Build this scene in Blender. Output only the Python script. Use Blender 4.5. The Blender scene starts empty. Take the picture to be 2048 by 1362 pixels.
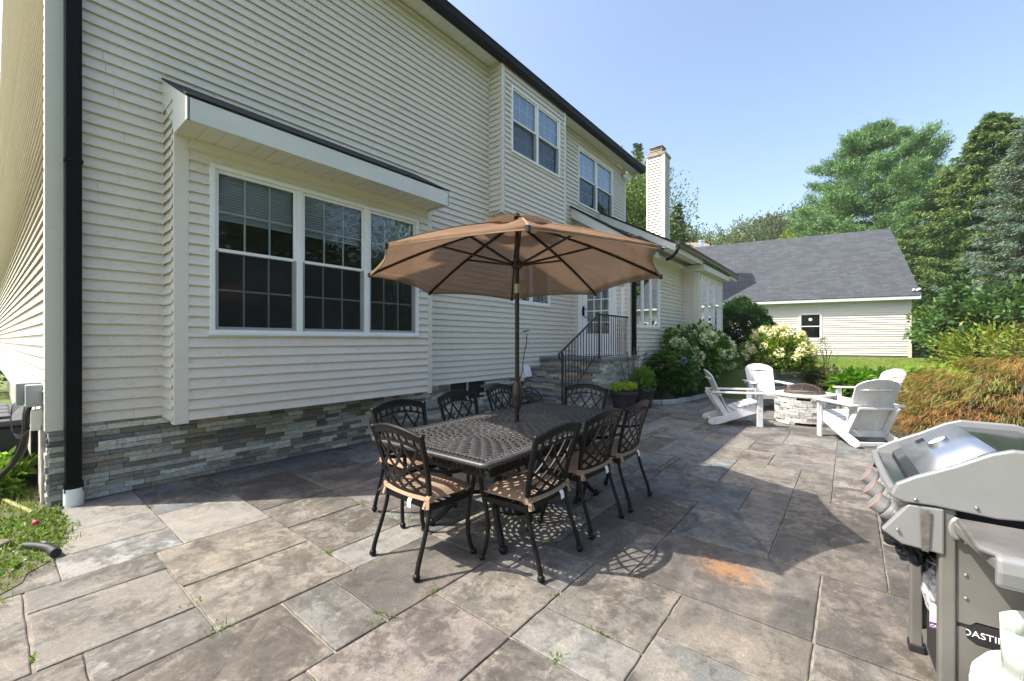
import bpy, math, random
import numpy as np
from mathutils import Vector, Matrix
random.seed(7); rng = np.random.default_rng(11)
R = math.radians
scn = bpy.context.scene
C = scn.collection
# ---------------------------------------------------------------- camera
ANG = math.atan2(678, 841)
cam_d = bpy.data.cameras.new('camera'); cam = bpy.data.objects.new('camera', cam_d); C.objects.link(cam)
cam_d.sensor_width = 36.0; cam_d.lens = 841/2048*36.0
cam_d.clip_start = 0.05; cam_d.clip_end = 3000
cam.location = (0, 0, 1.45); cam.rotation_euler = (R(90), 0, ANG)
scn.camera = cam
# ---------------------------------------------------------------- sky, sun, exposure
SX, SY = 0.53, 0.54                         # shadow displacement on the ground per metre of height
ELEV = math.atan(1/math.hypot(SX, SY))
w = bpy.data.worlds.new('World'); scn.world = w; w.use_nodes = True
nt = w.node_tree; nt.nodes.clear()
sky = nt.nodes.new('ShaderNodeTexSky'); sky.sky_type = 'NISHITA'; sky.sun_disc = False
sky.sun_elevation = ELEV; sky.sun_rotation = math.atan2(-SX, -SY)
sky.air_density = 1.05; sky.dust_density = 3.0; sky.ozone_density = .1
bg = nt.nodes.new('ShaderNodeBackground'); bg.inputs[1].default_value = 0.15
wo = nt.nodes.new('ShaderNodeOutputWorld')
nt.links.new(sky.outputs[0], bg.inputs[0]); nt.links.new(bg.outputs[0], wo.inputs[0])
sd = bpy.data.lights.new('sun', 'SUN'); sd.energy = 4.5; sd.angle = R(0.53); sd.color = (1.0, 0.93, 0.82)
sun = bpy.data.objects.new('sun', sd); C.objects.link(sun)
sun.rotation_euler = Vector((-SX, -SY, 1)).to_track_quat('Z', 'Y').to_euler()
scn.view_settings.view_transform = 'Standard'; scn.view_settings.look = 'None'
scn.view_settings.exposure = 1.12; scn.view_settings.gamma = 1.0
scn.cycles.max_bounces = 8; scn.cycles.transparent_max_bounces = 24

# ---------------------------------------------------------------- materials
def newmat(name):
    m = bpy.data.materials.new(name); m.use_nodes = True
    n = m.node_tree; p = n.nodes['Principled BSDF']
    return m, n, p
def N(n, typ, **kw):
    x = n.nodes.new(typ)
    for k, v in kw.items(): setattr(x, k, v)
    return x
def noise(n, scale, detail=4, rough=.55, vec=None, dist=0):
    x = n.nodes.new('ShaderNodeTexNoise'); x.inputs['Scale'].default_value = scale
    x.inputs['Detail'].default_value = detail; x.inputs['Roughness'].default_value = rough
    x.inputs['Distortion'].default_value = dist
    if vec is not None: n.links.new(vec, x.inputs['Vector'])
    return x
def ramp(n, fac, stops):
    x = n.nodes.new('ShaderNodeValToRGB'); e = x.color_ramp.elements
    while len(e) < len(stops): e.new(.5)
    for i, (p, c) in enumerate(stops):
        e[i].position = p; e[i].color = (c, c, c, 1) if isinstance(c, (int, float)) else (*c, 1)
    n.links.new(fac, x.inputs[0]); return x
def mixc(n, a, b, fac, mode='MIX'):
    x = n.nodes.new('ShaderNodeMix'); x.data_type = 'RGBA'; x.blend_type = mode
    for sock, v in ((x.inputs['Factor'], fac), (x.inputs['A'], a), (x.inputs['B'], b)):
        if isinstance(v, (int, float)): sock.default_value = v
        elif isinstance(v, tuple): sock.default_value = (*v, 1)
        else: n.links.new(v, sock)
    return x.outputs['Result']
def coords(n, obj=True):
    t = n.nodes.new('ShaderNodeTexCoord'); return t.outputs['Object' if obj else 'Generated']
def bump(n, p, h, strength=.3, dist=.01, nrm=None):
    b = n.nodes.new('ShaderNodeBump'); b.inputs['Strength'].default_value = strength
    b.inputs['Distance'].default_value = dist; n.links.new(h, b.inputs['Height'])
    if nrm is not None: n.links.new(nrm, b.inputs['Normal'])
    n.links.new(b.outputs[0], p.inputs['Normal']); return b.outputs[0]
def mat(name, col, rough=.6, var=.12, scale=6, bscale=None, bstr=.2, bdist=.004, metal=0, spec=.5, usecol=False, col2=None, coat=0):
    """base colour with soft noise variation, optional second tone, optional per-face colour attribute"""
    m, n, p = newmat(name); v = coords(n)
    a = noise(n, scale, 5, .6, v)
    c2 = col2 if col2 else tuple(max(0, c*(1-var*2)) for c in col)
    f = ramp(n, a.outputs['Fac'], [(.35, 0), (.68, 1)])
    out = mixc(n, tuple(min(1, c*(1+var*.5)) for c in col), c2, f.outputs[0])
    if usecol:
        at = N(n, 'ShaderNodeAttribute'); at.attribute_name = 'Col'
        out = mixc(n, at.outputs['Color'], out, 1.0, 'MULTIPLY')
    n.links.new(out, p.inputs['Base Color'])
    p.inputs['Roughness'].default_value = rough; p.inputs['Metallic'].default_value = metal
    p.inputs['Specular IOR Level'].default_value = spec
    if coat: p.inputs['Coat Weight'].default_value = coat; p.inputs['Coat Roughness'].default_value = .1
    if bscale:
        b = noise(n, bscale, 6, .6, v); bump(n, p, b.outputs['Fac'], bstr, bdist)
    return m
M = {}
def siding_mat(name, col, dirt=.42):
    m, n, p = newmat(name); v = coords(n)
    mp = N(n, 'ShaderNodeMapping'); n.links.new(v, mp.inputs[0]); mp.inputs['Scale'].default_value = (1, 1, 2.5)
    a = noise(n, .8, 4, .6, v); b = noise(n, 9, 7, .72, mp.outputs[0]); sp = noise(n, 70, 5, .7, v)
    f1 = ramp(n, a.outputs['Fac'], [(.3, .0), (.75, 1)])
    base = mixc(n, col, tuple(c*.93 for c in col), f1.outputs[0])
    d1 = ramp(n, b.outputs['Fac'], [(.50, 0), (.66, 1)]); d2 = ramp(n, sp.outputs['Fac'], [(.44, 0), (.60, 1)])
    mm = N(n, 'ShaderNodeMath', operation='MULTIPLY'); n.links.new(d1.outputs[0], mm.inputs[0]); n.links.new(d2.outputs[0], mm.inputs[1])
    mk = N(n, 'ShaderNodeMath', operation='MULTIPLY'); n.links.new(mm.outputs[0], mk.inputs[0]); mk.inputs[1].default_value = dirt
    out = mixc(n, base, (.22, .22, .19), mk.outputs[0])
    # dirt that washes down under each lap edge
    n.links.new(out, p.inputs['Base Color']); p.inputs['Roughness'].default_value = .48
    g = noise(n, 3, 3, .5, v); g2 = noise(n, 140, 3, .5, mp.outputs[0])
    nb = bump(n, p, g.outputs['Fac'], .35, .02)
    bump(n, p, g2.outputs['Fac'], .08, .002, nb)
    return m
M['siding'] = siding_mat('vinyl_siding', (.74, .675, .595))
M['trim'] = siding_mat('cream_trim', (.71, .67, .60), .15)
M['white'] = mat('white_vinyl', (.82, .83, .83), .4, .03, 3)
M['fascia'] = mat('white_fascia', (.70, .70, .675), .4, .05, 2, 60, .05)
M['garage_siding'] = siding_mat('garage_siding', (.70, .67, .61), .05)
M['black_metal'] = mat('black_aluminium', (.0035, .0045, .007), .5, .3, 8, spec=.16)
M['brown_metal'] = mat('brown_gutter', (.055, .045, .038), .4, .2, 5)
M['cast'] = mat('dark_cast_aluminium', (.0042, .004, .0042), .42, .35, 60, 260, .25, .002, metal=.0, col2=(.0115, .0105, .010), spec=.24)
M['tabletop'] = mat('tabletop_cast', (.047, .045, .047), .42, .2, 40, 240, .2, .002, metal=.0, spec=.5)
M['bronze_pole'] = mat('bronze_pole', (.030, .018, .012), .35, .2, 20, metal=.4)
M['concrete'] = mat('concrete', (.42, .40, .37), .85, .12, 8, 60, .4)
M['mulch'] = mat('dark_mulch', (.045, .032, .026), .95, .5, 30, 60, 1.0, .03, col2=(.016, .012, .010))
M['hdpe'] = mat('white_chair_board', (.64, .645, .64), .45, .07, 7, 90, .10, .001)
M['rust'] = mat('rusty_mesh', (.05, .035, .03), .7, .3, 12, col2=(.26, .10, .04))
M['steel'] = mat('stainless', (.55, .56, .58), .22, .1, 5, metal=1)
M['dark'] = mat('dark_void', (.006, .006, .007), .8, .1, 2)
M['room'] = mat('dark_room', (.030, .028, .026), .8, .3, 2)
M['blind'] = mat('window_blind', (.56, .58, .61), .6, .03, 3)
M['bark'] = mat('bark', (.10, .075, .055), .9, .4, 14, 40, .8, .02)
M['screw'] = mat('bolt_metal', (.35, .34, .33), .4, .1, 5, metal=.8)
M['grass_ground'] = mat('lawn_surface', (.085, .15, .028), .9, .25, 1.2, 90, .9, .03, col2=(.15, .17, .05))
M['soil'] = mat('soil_ground', (.10, .095, .055), .95, .4, 5, 50, .8, .02, col2=(.07, .10, .03))
M['rubber'] = mat('rubber', (.02, .02, .022), .5, .2, 12)
M['hose'] = mat('green_hose', (.012, .045, .040), .4, .2, 12)

def stone_mat(name, rough=.75, bs=.55, scale=26, hue=.5):
    m, n, p = newmat(name); v = coords(n)
    at = N(n, 'ShaderNodeAttribute'); at.attribute_name = 'Col'
    mp = N(n, 'ShaderNodeMapping'); n.links.new(v, mp.inputs[0]); mp.inputs['Scale'].default_value = (1, 1, 2.2)
    a = noise(n, scale, 8, .68, mp.outputs[0]); b = noise(n, 7, 4, .6, v)
    f = ramp(n, a.outputs['Fac'], [(.3, .55), (.72, 1.35)])
    o = mixc(n, at.outputs['Color'], f.outputs[0], 1.0, 'MULTIPLY')
    f2 = ramp(n, b.outputs['Fac'], [(.5, 0), (.75, hue)])
    o = mixc(n, o, (.26, .21, .13), f2.outputs[0])
    n.links.new(o, p.inputs['Base Color']); p.inputs['Roughness'].default_value = rough
    bump(n, p, a.outputs['Fac'], bs, .012)
    return m
M['ledger'] = stone_mat('stacked_ledger_stone', .6, .6, 26, .35)
M['fieldstone'] = stone_mat('fieldstone', .85, .9, 30, .12)

def slate_mat():
    m, n, p = newmat('bluestone_paving'); v = coords(n)
    def L(a, b): n.links.new(a, b)
    def math_(op, a, b=None, c=None):
        x = N(n, 'ShaderNodeMath', operation=op)
        for i, q in enumerate((a, b, c)):
            if q is None: continue
            if isinstance(q, (int, float)): x.inputs[i].default_value = q
            else: L(q, x.inputs[i])
        return x.outputs[0]
    at = N(n, 'ShaderNodeAttribute'); at.attribute_name = 'Col'
    wn = N(n, 'ShaderNodeTexWhiteNoise'); wn.noise_dimensions = '3D'; L(at.outputs['Color'], wn.inputs['Vector'])
    sp = N(n, 'ShaderNodeSeparateColor'); L(wn.outputs['Color'], sp.inputs[0]); r1, r2, r3 = sp.outputs[0], sp.outputs[1], sp.outputs[2]
    lum = N(n, 'ShaderNodeRGBToBW'); L(at.outputs['Color'], lum.inputs[0])
    sc = N(n, 'ShaderNodeVectorMath', operation='SCALE'); L(wn.outputs['Color'], sc.inputs[0]); sc.inputs['Scale'].default_value = 29.0
    ad = N(n, 'ShaderNodeVectorMath', operation='ADD'); L(v, ad.inputs[0]); L(sc.outputs[0], ad.inputs[1])
    mp = N(n, 'ShaderNodeMapping'); L(ad.outputs[0], mp.inputs[0]); mp.inputs['Scale'].default_value = (1.6, .75, 1)
    rv = N(n, 'ShaderNodeCombineXYZ'); L(math_('MULTIPLY', r3, 2.4), rv.inputs[2]); L(rv.outputs[0], mp.inputs['Rotation'])
    V = mp.outputs[0]; A = ad.outputs[0]
    big = noise(n, 1.6, 6, .62, V, .6).outputs['Fac']; mid = noise(n, 6, 9, .75, V, .9).outputs['Fac']; med = noise(n, 17, 8, .75, A, .4).outputs['Fac']
    fine = noise(n, 75, 8, .78, A).outputs['Fac']; spk = noise(n, 260, 3, .7, A).outputs['Fac']; blot = noise(n, 3.1, 8, .68, A, .5).outputs['Fac']
    pale = ramp(n, lum.outputs[0], [(.22, 0), (.42, 1)]).outputs[0]
    # two-tone stone, cleft to cleft
    base = mixc(n, at.outputs['Color'], mixc(n, at.outputs['Color'], (.32, .275, .225), .5), ramp(n, big, [(.46, 0), (.56, .8)]).outputs[0])
    base = mixc(n, base, mixc(n, base, (1.30, 1.29, 1.27), 1.0, 'MULTIPLY'), ramp(n, mid, [(.52, 0), (.57, .8)]).outputs[0])
    # dark algae crust in blotches broken up by the grain; less on the pale clean slabs
    amt = math_('MULTIPLY_ADD', pale, -.05, math_('MULTIPLY_ADD', r1, .05, -.022))
    cr = math_('ADD', math_('ADD', math_('MULTIPLY', blot, .42), math_('MULTIPLY', med, .36)), math_('MULTIPLY', fine, .29))
    cr = math_('ADD', cr, amt)
    base = mixc(n, base, (.048, .042, .037), ramp(n, cr, [(.53, 0), (.555, .62), (.62, .92)]).outputs[0])
    # ochre lichen flecks and pale speckles
    och = math_('MULTIPLY', ramp(n, mid, [(.56, 0), (.66, 1)]).outputs[0], ramp(n, fine, [(.52, 0), (.60, .8)]).outputs[0])
    base = mixc(n, base, (.42, .31, .19), math_('MULTIPLY', och, r2))
    base = mixc(n, base, (.55, .51, .44), math_('MULTIPLY', ramp(n, med, [(.60, 0), (.68, 1)]).outputs[0], ramp(n, spk, [(.50, 0), (.62, .8)]).outputs[0]))
    base = mixc(n, base, (.50, .47, .42), ramp(n, spk, [(.665, 0), (.74, .6)]).outputs[0])
    base = mixc(n, base, ramp(n, fine, [(.35, .60), (.65, 1.35)]).outputs[0], 1.0, 'MULTIPLY')
    # one rusty stain on a single slab
    geo = N(n, 'ShaderNodeNewGeometry')
    sx = N(n, 'ShaderNodeVectorMath', operation='SUBTRACT'); L(geo.outputs['Position'], sx.inputs[0]); sx.inputs[1].default_value = (-.60, 2.93, 0)
    sm = N(n, 'ShaderNodeVectorMath', operation='MULTIPLY'); L(sx.outputs[0], sm.inputs[0]); sm.inputs[1].default_value = (1, 1.25, 1)
    ln = N(n, 'ShaderNodeVectorMath', operation='LENGTH'); L(sm.outputs[0], ln.inputs[0])
    dd = math_('ADD', ln.outputs['Value'], math_('ADD', math_('MULTIPLY', med, 1.0), math_('MULTIPLY', fine, .7)))
    base = mixc(n, base, (.40, .19, .065), ramp(n, dd, [(.84, .62), (.97, .38), (1.06, 0)]).outputs[0])
    n.links.new(base, p.inputs['Base Color'])
    L(ramp(n, mid, [(.3, .55), (.7, .85)]).outputs[0], p.inputs['Roughness']); p.inputs['Specular IOR Level'].default_value = .3
    # riven layers: thin steps where the noise crosses a few levels
    stp = noise(n, 2.2, 7, .60, V, .5); sr = N(n, 'ShaderNodeValToRGB'); L(stp.outputs['Fac'], sr.inputs[0]); e = sr.color_ramp.elements
    for q in (.2, .35, .5, .65, .7, .8): e.new(q)
    for i, (po, va) in enumerate(((0, 0), (.40, .10), (.405, .33), (.475, .40), (.48, .66), (.56, .72), (.565, .95), (1, 1))): e[i].position = po; e[i].color = (va,)*3+(1,)
    b1 = N(n, 'ShaderNodeBump'); L(math_('MULTIPLY', r2, .9), b1.inputs['Strength']); b1.inputs['Distance'].default_value = .006; L(sr.outputs[0], b1.inputs['Height'])
    b2 = bump(n, p, fine, .8, .005, b1.outputs[0]); b3 = bump(n, p, med, .5, .010, b2); bump(n, p, mid, .35, .015, b3)
    return m
M['slate'] = slate_mat()

def shingle_mat(name, c1, c2, along='x', tab=.30, row=.14):
    m, n, p = newmat(name)
    uv = N(n, 'ShaderNodeTexCoord')
    br = N(n, 'ShaderNodeTexBrick'); n.links.new(uv.outputs['UV'], br.inputs['Vector'])
    br.inputs['Scale'].default_value = 1; br.inputs['Brick Width'].default_value = tab; br.inputs['Row Height'].default_value = row
    br.inputs['Mortar Size'].default_value = .006; br.inputs['Mortar Smooth'].default_value = .3
    br.inputs['Color1'].default_value = (*c1, 1); br.inputs['Color2'].default_value = (*c2, 1); br.inputs['Mortar'].default_value = (*[c*.35 for c in c2], 1)
    br.offset = .37; br.offset_frequency = 2
    nz = noise(n, 60, 5, .7, uv.outputs['UV']); nb = noise(n, .5, 3, .6, uv.outputs['UV'])
    o = mixc(n, br.outputs['Color'], ramp(n, nz.outputs['Fac'], [(.3, .6), (.7, 1.3)]).outputs[0], 1.0, 'MULTIPLY')
    o = mixc(n, o, ramp(n, nb.outputs['Fac'], [(.3, .95), (.7, 1.05)]).outputs[0], 1.0, 'MULTIPLY')
    n.links.new(o, p.inputs['Base Color']); p.inputs['Roughness'].default_value = .9
    b = bump(n, p, br.outputs['Fac'], -.6, .01); bump(n, p, nz.outputs['Fac'], .4, .006, b)
    return m
M['shingle'] = shingle_mat('grey_asphalt_shingles', (.068, .078, .092), (.044, .051, .062))
M['dark_shingle'] = shingle_mat('dark_asphalt_shingles', (.020, .022, .028), (.035, .038, .045), tab=.3, row=.03)
M['pink_shingle'] = shingle_mat('tan_asphalt_shingles', (.30, .24, .21), (.22, .18, .16))

def glass_mat(name, tint=(.5, .55, .55), refl=1.0):
    m = bpy.data.materials.new(name); m.use_nodes = True; n = m.node_tree; n.nodes.clear()
    o = N(n, 'ShaderNodeOutputMaterial'); g = N(n, 'ShaderNodeBsdfGlossy'); g.inputs['Roughness'].default_value = .015
    g.inputs['Color'].default_value = (.95, .97, 1, 1)
    t = N(n, 'ShaderNodeBsdfTransparent'); t.inputs[0].default_value = (*tint, 1)
    fr = N(n, 'ShaderNodeFresnel'); fr.inputs[0].default_value = 1.6
    mu = N(n, 'ShaderNodeMath', operation='MULTIPLY'); n.links.new(fr.outputs[0], mu.inputs[0]); mu.inputs[1].default_value = refl; mu.use_clamp = True
    mx = N(n, 'ShaderNodeMixShader'); n.links.new(mu.outputs[0], mx.inputs[0]); n.links.new(t.outputs[0], mx.inputs[1]); n.links.new(g.outputs[0], mx.inputs[2])
    tc = N(n, 'ShaderNodeTexCoord'); nz = noise(n, 1.3, 2, .5, tc.outputs['Object']); bp = N(n, 'ShaderNodeBump'); bp.inputs['Strength'].default_value = .12; bp.inputs['Distance'].default_value = .02
    n.links.new(nz.outputs['Fac'], bp.inputs['Height']); n.links.new(bp.outputs[0], g.inputs['Normal'])
    n.links.new(mx.outputs[0], o.inputs[0]); return m
M['glass'] = glass_mat('window_glass', (.78, .82, .84), .42)
M['glass_clear'] = glass_mat('window_glass_clear', (.8, .84, .84), 3.5)
def screen_mat():
    m = bpy.data.materials.new('insect_screen'); m.use_nodes = True; n = m.node_tree; n.nodes.clear()
    o = N(n, 'ShaderNodeOutputMaterial'); d = N(n, 'ShaderNodeBsdfDiffuse'); d.inputs[0].default_value = (.03, .032, .034, 1)
    t = N(n, 'ShaderNodeBsdfTransparent'); mx = N(n, 'ShaderNodeMixShader'); mx.inputs[0].default_value = .36
    n.links.new(t.outputs[0], mx.inputs[1]); n.links.new(d.outputs[0], mx.inputs[2]); n.links.new(mx.outputs[0], o.inputs[0]); return m
M['screen'] = screen_mat()
def mesh_screen(name, col, dens, sc):
    m = bpy.data.materials.new(name); m.use_nodes = True; n = m.node_tree; n.nodes.clear()
    o = N(n, 'ShaderNodeOutputMaterial'); d = N(n, 'ShaderNodeBsdfPrincipled'); tc = N(n, 'ShaderNodeTexCoord')
    nz = noise(n, sc, 5, .6, tc.outputs['Object'])
    n.links.new(mixc(n, col, (.20, .075, .03), ramp(n, nz.outputs['Fac'], [(.55, 0), (.68, .8)]).outputs[0]), d.inputs['Base Color']); d.inputs['Roughness'].default_value = .7
    t = N(n, 'ShaderNodeBsdfTransparent'); mx = N(n, 'ShaderNodeMixShader'); mx.inputs[0].default_value = dens
    n.links.new(t.outputs[0], mx.inputs[1]); n.links.new(d.outputs[0], mx.inputs[2]); n.links.new(mx.outputs[0], o.inputs[0]); return m
M['firemesh'] = mesh_screen('spark_screen_mesh', (.03, .026, .026), .62, 3.5)
def fabric_mat(name, col, trans=0.0, wsc=900, see=0.0):
    m = bpy.data.materials.new(name); m.use_nodes = True; n = m.node_tree; p = n.nodes['Principled BSDF']; o = n.nodes['Material Output']
    v = coords(n); a = noise(n, 420, 3, .7, v); b = noise(n, 3, 5, .6, v)
    f = ramp(n, a.outputs['Fac'], [(.3, .55), (.7, 1.4)])
    c = mixc(n, col, tuple(x*.80 for x in col), ramp(n, b.outputs['Fac'], [(.35, 0), (.7, 1)]).outputs[0])
    c = mixc(n, c, f.outputs[0], 1.0, 'MULTIPLY')
    n.links.new(c, p.inputs['Base Color']); p.inputs['Roughness'].default_value = .9; p.inputs['Specular IOR Level'].default_value = .15
    w1 = noise(n, 5, 3, .5, v, 1.5); nb1 = bump(n, p, w1.outputs['Fac'], .35 if trans else .15, .03); bump(n, p, a.outputs['Fac'], .5, .002, nb1)
    last = p.outputs[0]
    if trans:
        t = N(n, 'ShaderNodeBsdfTranslucent'); n.links.new(c, t.inputs[0])
        mx = N(n, 'ShaderNodeMixShader'); mx.inputs[0].default_value = trans
        n.links.new(last, mx.inputs[1]); n.links.new(t.outputs[0], mx.inputs[2]); last = mx.outputs[0]
    if see:
        t = N(n, 'ShaderNodeBsdfTransparent'); mx = N(n, 'ShaderNodeMixShader'); mx.inputs[0].default_value = see
        n.links.new(last, mx.inputs[1]); n.links.new(t.outputs[0], mx.inputs[2]); last = mx.outputs[0]
    n.links.new(last, o.inputs[0]); return m
M['canopy'] = fabric_mat('canopy_fabric', (.265, .165, .105), .28, see=.10)
M['cushion'] = fabric_mat('cushion_fabric', (.31, .215, .15))
M['tag'] = mat('white_tag', (.8, .8, .78), .7, .02)
M['tie'] = fabric_mat('cushion_tie', (.34, .24, .165))
def leaf_mat(name, trans=.35, rough=.5):
    m = bpy.data.materials.new(name); m.use_nodes = True; n = m.node_tree; p = n.nodes['Principled BSDF']; o = n.nodes['Material Output']
    at = N(n, 'ShaderNodeAttribute'); at.attribute_name = 'Col'
    n.links.new(at.outputs['Color'], p.inputs['Base Color']); p.inputs['Roughness'].default_value = rough; p.inputs['Specular IOR Level'].default_value = .35
    t = N(n, 'ShaderNodeBsdfTranslucent'); c = mixc(n, at.outputs['Color'], (1.25, 1.35, .6), 1.0, 'MULTIPLY'); n.links.new(c, t.inputs[0])
    mx = N(n, 'ShaderNodeMixShader'); mx.inputs[0].default_value = trans
    n.links.new(p.outputs[0], mx.inputs[1]); n.links.new(t.outputs[0], mx.inputs[2]); n.links.new(mx.outputs[0], o.inputs[0]); return m
M['leaf'] = leaf_mat('leaves'); M['needle'] = leaf_mat('needles', .2, .6); M['petal'] = leaf_mat('petals', .3, .7)

# ---------------------------------------------------------------- mesh builder
class MB:
    def __init__(s): s.v = []; s.f = []; s.c = []; s.uv = []
    def add(s, vs, fs, col=(1, 1, 1), uv=None):
        k = len(s.v); s.v += [tuple(q) for q in vs]
        for i, f in enumerate(fs):
            s.f.append([a+k for a in f]); s.c.append(col); s.uv.append(uv[i] if uv else None)
    def box(s, x0, x1, y0, y1, z0, z1, col=(1, 1, 1)):
        s.add([(x0,y0,z0),(x1,y0,z0),(x1,y1,z0),(x0,y1,z0),(x0,y0,z1),(x1,y0,z1),(x1,y1,z1),(x0,y1,z1)],
              [(0,3,2,1),(4,5,6,7),(0,1,5,4),(1,2,6,5),(2,3,7,6),(3,0,4,7)], col)
        return s
    def obox(s, p0, p1, w, h, up=(0, 0, 1), col=(1, 1, 1)):
        """bar from p0 to p1, width w sideways, height h along up"""
        p0 = Vector(p0); p1 = Vector(p1); d = (p1-p0).normalized(); up = Vector(up)
        sd = d.cross(up)
        if sd.length < 1e-4: sd = d.cross(Vector((1, 0, 0)))
        sd.normalize(); u = sd.cross(d).normalized()
        vs = []
        for p in (p0, p1):
            for a, b in ((-1,-1),(1,-1),(1,1),(-1,1)): vs.append(p+sd*(a*w/2)+u*(b*h/2))
        s.add(vs, [(0,1,2,3),(7,6,5,4),(0,4,5,1),(1,5,6,2),(2,6,7,3),(3,7,4,0)], col); return s
    def tube(s, pts, r, n=8, cap=True, col=(1, 1, 1)):
        pts = [Vector(p) for p in pts]; k = len(s.v); rs = r if isinstance(r, (list, tuple)) else [r]*len(pts)
        prev = None
        for i, p in enumerate(pts):
            t = (pts[min(i+1, len(pts)-1)]-pts[max(i-1, 0)]).normalized()
            if prev is None:
                a = t.cross(Vector((0, 0, 1)))
                if a.length < 1e-3: a = t.cross(Vector((1, 0, 0)))
            else: a = prev-t*prev.dot(t)
            a.normalize(); b = t.cross(a); prev = a
            for j in range(n):
                th = 2*math.pi*j/n; s.v.append(tuple(p+(a*math.cos(th)+b*math.sin(th))*rs[i]))
        for i in range(len(pts)-1):
            for j in range(n):
                s.f.append([k+i*n+j, k+i*n+(j+1) % n, k+(i+1)*n+(j+1) % n, k+(i+1)*n+j]); s.c.append(col); s.uv.append(None)
        if cap:
            for q in (list(range(n))[::-1], [len(pts)*n-n+j for j in range(n)]): s.f.append([k+a for a in q]); s.c.append(col); s.uv.append(None)
        return s
    def ribbon(s, pts, nrm, w, t, col=(1, 1, 1)):
        """flat bar of width w (across) and thickness t (along nrm) following pts"""
        pts = [Vector(p) for p in pts]; k = len(s.v); nr = nrm if callable(nrm) else (lambda p: nrm)
        for i, p in enumerate(pts):
            tg = (pts[min(i+1, len(pts)-1)]-pts[max(i-1, 0)]).normalized(); nn = Vector(nr(p)).normalized(); sd = tg.cross(nn).normalized()
            for a, b in ((-1,-1),(1,-1),(1,1),(-1,1)): s.v.append(tuple(p+sd*(a*w/2)+nn*(b*t/2)))
        for i in range(len(pts)-1):
            for j in range(4): s.f.append([k+i*4+j, k+i*4+(j+1) % 4, k+(i+1)*4+(j+1) % 4, k+(i+1)*4+j]); s.c.append(col); s.uv.append(None)
        for q in ([3,2,1,0], [len(pts)*4-4+j for j in range(4)]): s.f.append([k+a for a in q]); s.c.append(col); s.uv.append(None)
        return s
    def lathe(s, prof, n=24, c=(0, 0, 0), col=(1, 1, 1), a0=0, closed=False):
        k = len(s.v)
        for r, z in prof:
            for j in range(n):
                th = 2*math.pi*j/n+a0; s.v.append((c[0]+r*math.cos(th), c[1]+r*math.sin(th), c[2]+z))
        for i in range(len(prof)-1):
            for j in range(n): s.f.append([k+i*n+j, k+i*n+(j+1) % n, k+(i+1)*n+(j+1) % n, k+(i+1)*n+j]); s.c.append(col); s.uv.append(None)
        return s
    def sphere(s, c, r, n=10, m=7, col=(1, 1, 1), sz=1):
        return s.lathe([(r*math.sin(math.pi*i/m)+1e-5, -r*sz*math.cos(math.pi*i/m)) for i in range(m+1)], n, c, col)
    def prism(s, poly, ax, a0, a1, col=(1, 1, 1)):
        """polygon (2-D) extruded along axis ax ('x','y','z') from a0 to a1"""
        n = len(poly); mk = {'x': lambda p, a: (a, p[0], p[1]), 'y': lambda p, a: (p[0], a, p[1]), 'z': lambda p, a: (p[0], p[1], a)}[ax]
        vs = [mk(p, a0) for p in poly]+[mk(p, a1) for p in poly]
        s.add(vs, [list(range(n))[::-1], [n+i for i in range(n)]]+[(i, (i+1) % n, n+(i+1) % n, n+i) for i in range(n)], col); return s
    def build(s, name, m, parent=None, smooth=False, bevel=0, seg=2, loc=None, rot=None, sub=0, solid=0, ang=35):
        me = bpy.data.meshes.new(name); me.from_pydata(s.v, [], s.f)
        if any(c != (1, 1, 1) for c in s.c):
            a = me.color_attributes.new('Col', 'FLOAT_COLOR', 'CORNER'); arr = np.ones((len(me.loops), 4), np.float32); i = 0
            for f, c in zip(s.f, s.c): arr[i:i+len(f), :3] = c; i += len(f)
            a.data.foreach_set('color', arr.ravel())
        if any(u for u in s.uv):
            ul = me.uv_layers.new(name='UVMap'); i = 0
            for f, u in zip(s.f, s.uv):
                for j in range(len(f)): ul.data[i+j].uv = u[j] if u else (0, 0)
                i += len(f)
        import bmesh
        bm = bmesh.new(); bm.from_mesh(me); bmesh.ops.recalc_face_normals(bm, faces=bm.faces); bm.to_mesh(me); bm.free()
        me.materials.append(m)
        o = bpy.data.objects.new(name, me); C.objects.link(o)
        if parent: o.parent = parent
        if loc: o.location = loc
        if rot: o.rotation_euler = rot
        if solid: q = o.modifiers.new('s', 'SOLIDIFY'); q.thickness = solid; q.offset = 0
        if bevel: q = o.modifiers.new('b', 'BEVEL'); q.width = bevel; q.segments = seg; q.limit_method = 'ANGLE'; q.angle_limit = R(40)
        if sub: q = o.modifiers.new('u', 'SUBSURF'); q.levels = sub; q.render_levels = sub
        if smooth:
            for pl in me.polygons: pl.use_smooth = True
            if smooth != 'all':
                try: me.set_sharp_from_angle(angle=R(ang))
                except Exception: pass
        return o
def empty(name, loc=(0, 0, 0), rz=0, label=None, cat=None, group=None, kind=None):
    o = bpy.data.objects.new(name, None); C.objects.link(o); o.location = loc; o.rotation_euler = (0, 0, rz)
    tag(o, label, cat, group, kind); return o
def tag(o, label=None, cat=None, group=None, kind=None):
    if label: o['label'] = label
    if cat: o['category'] = cat
    if group: o['group'] = group
    if kind: o['kind'] = kind
    return o
def copy_tree(o, parent=None):
    c = o.copy(); C.objects.link(c)
    if parent: c.parent = parent
    for ch in [x for x in bpy.data.objects if x.parent == o and x is not c]: copy_tree(ch, c)
    return c
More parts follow.
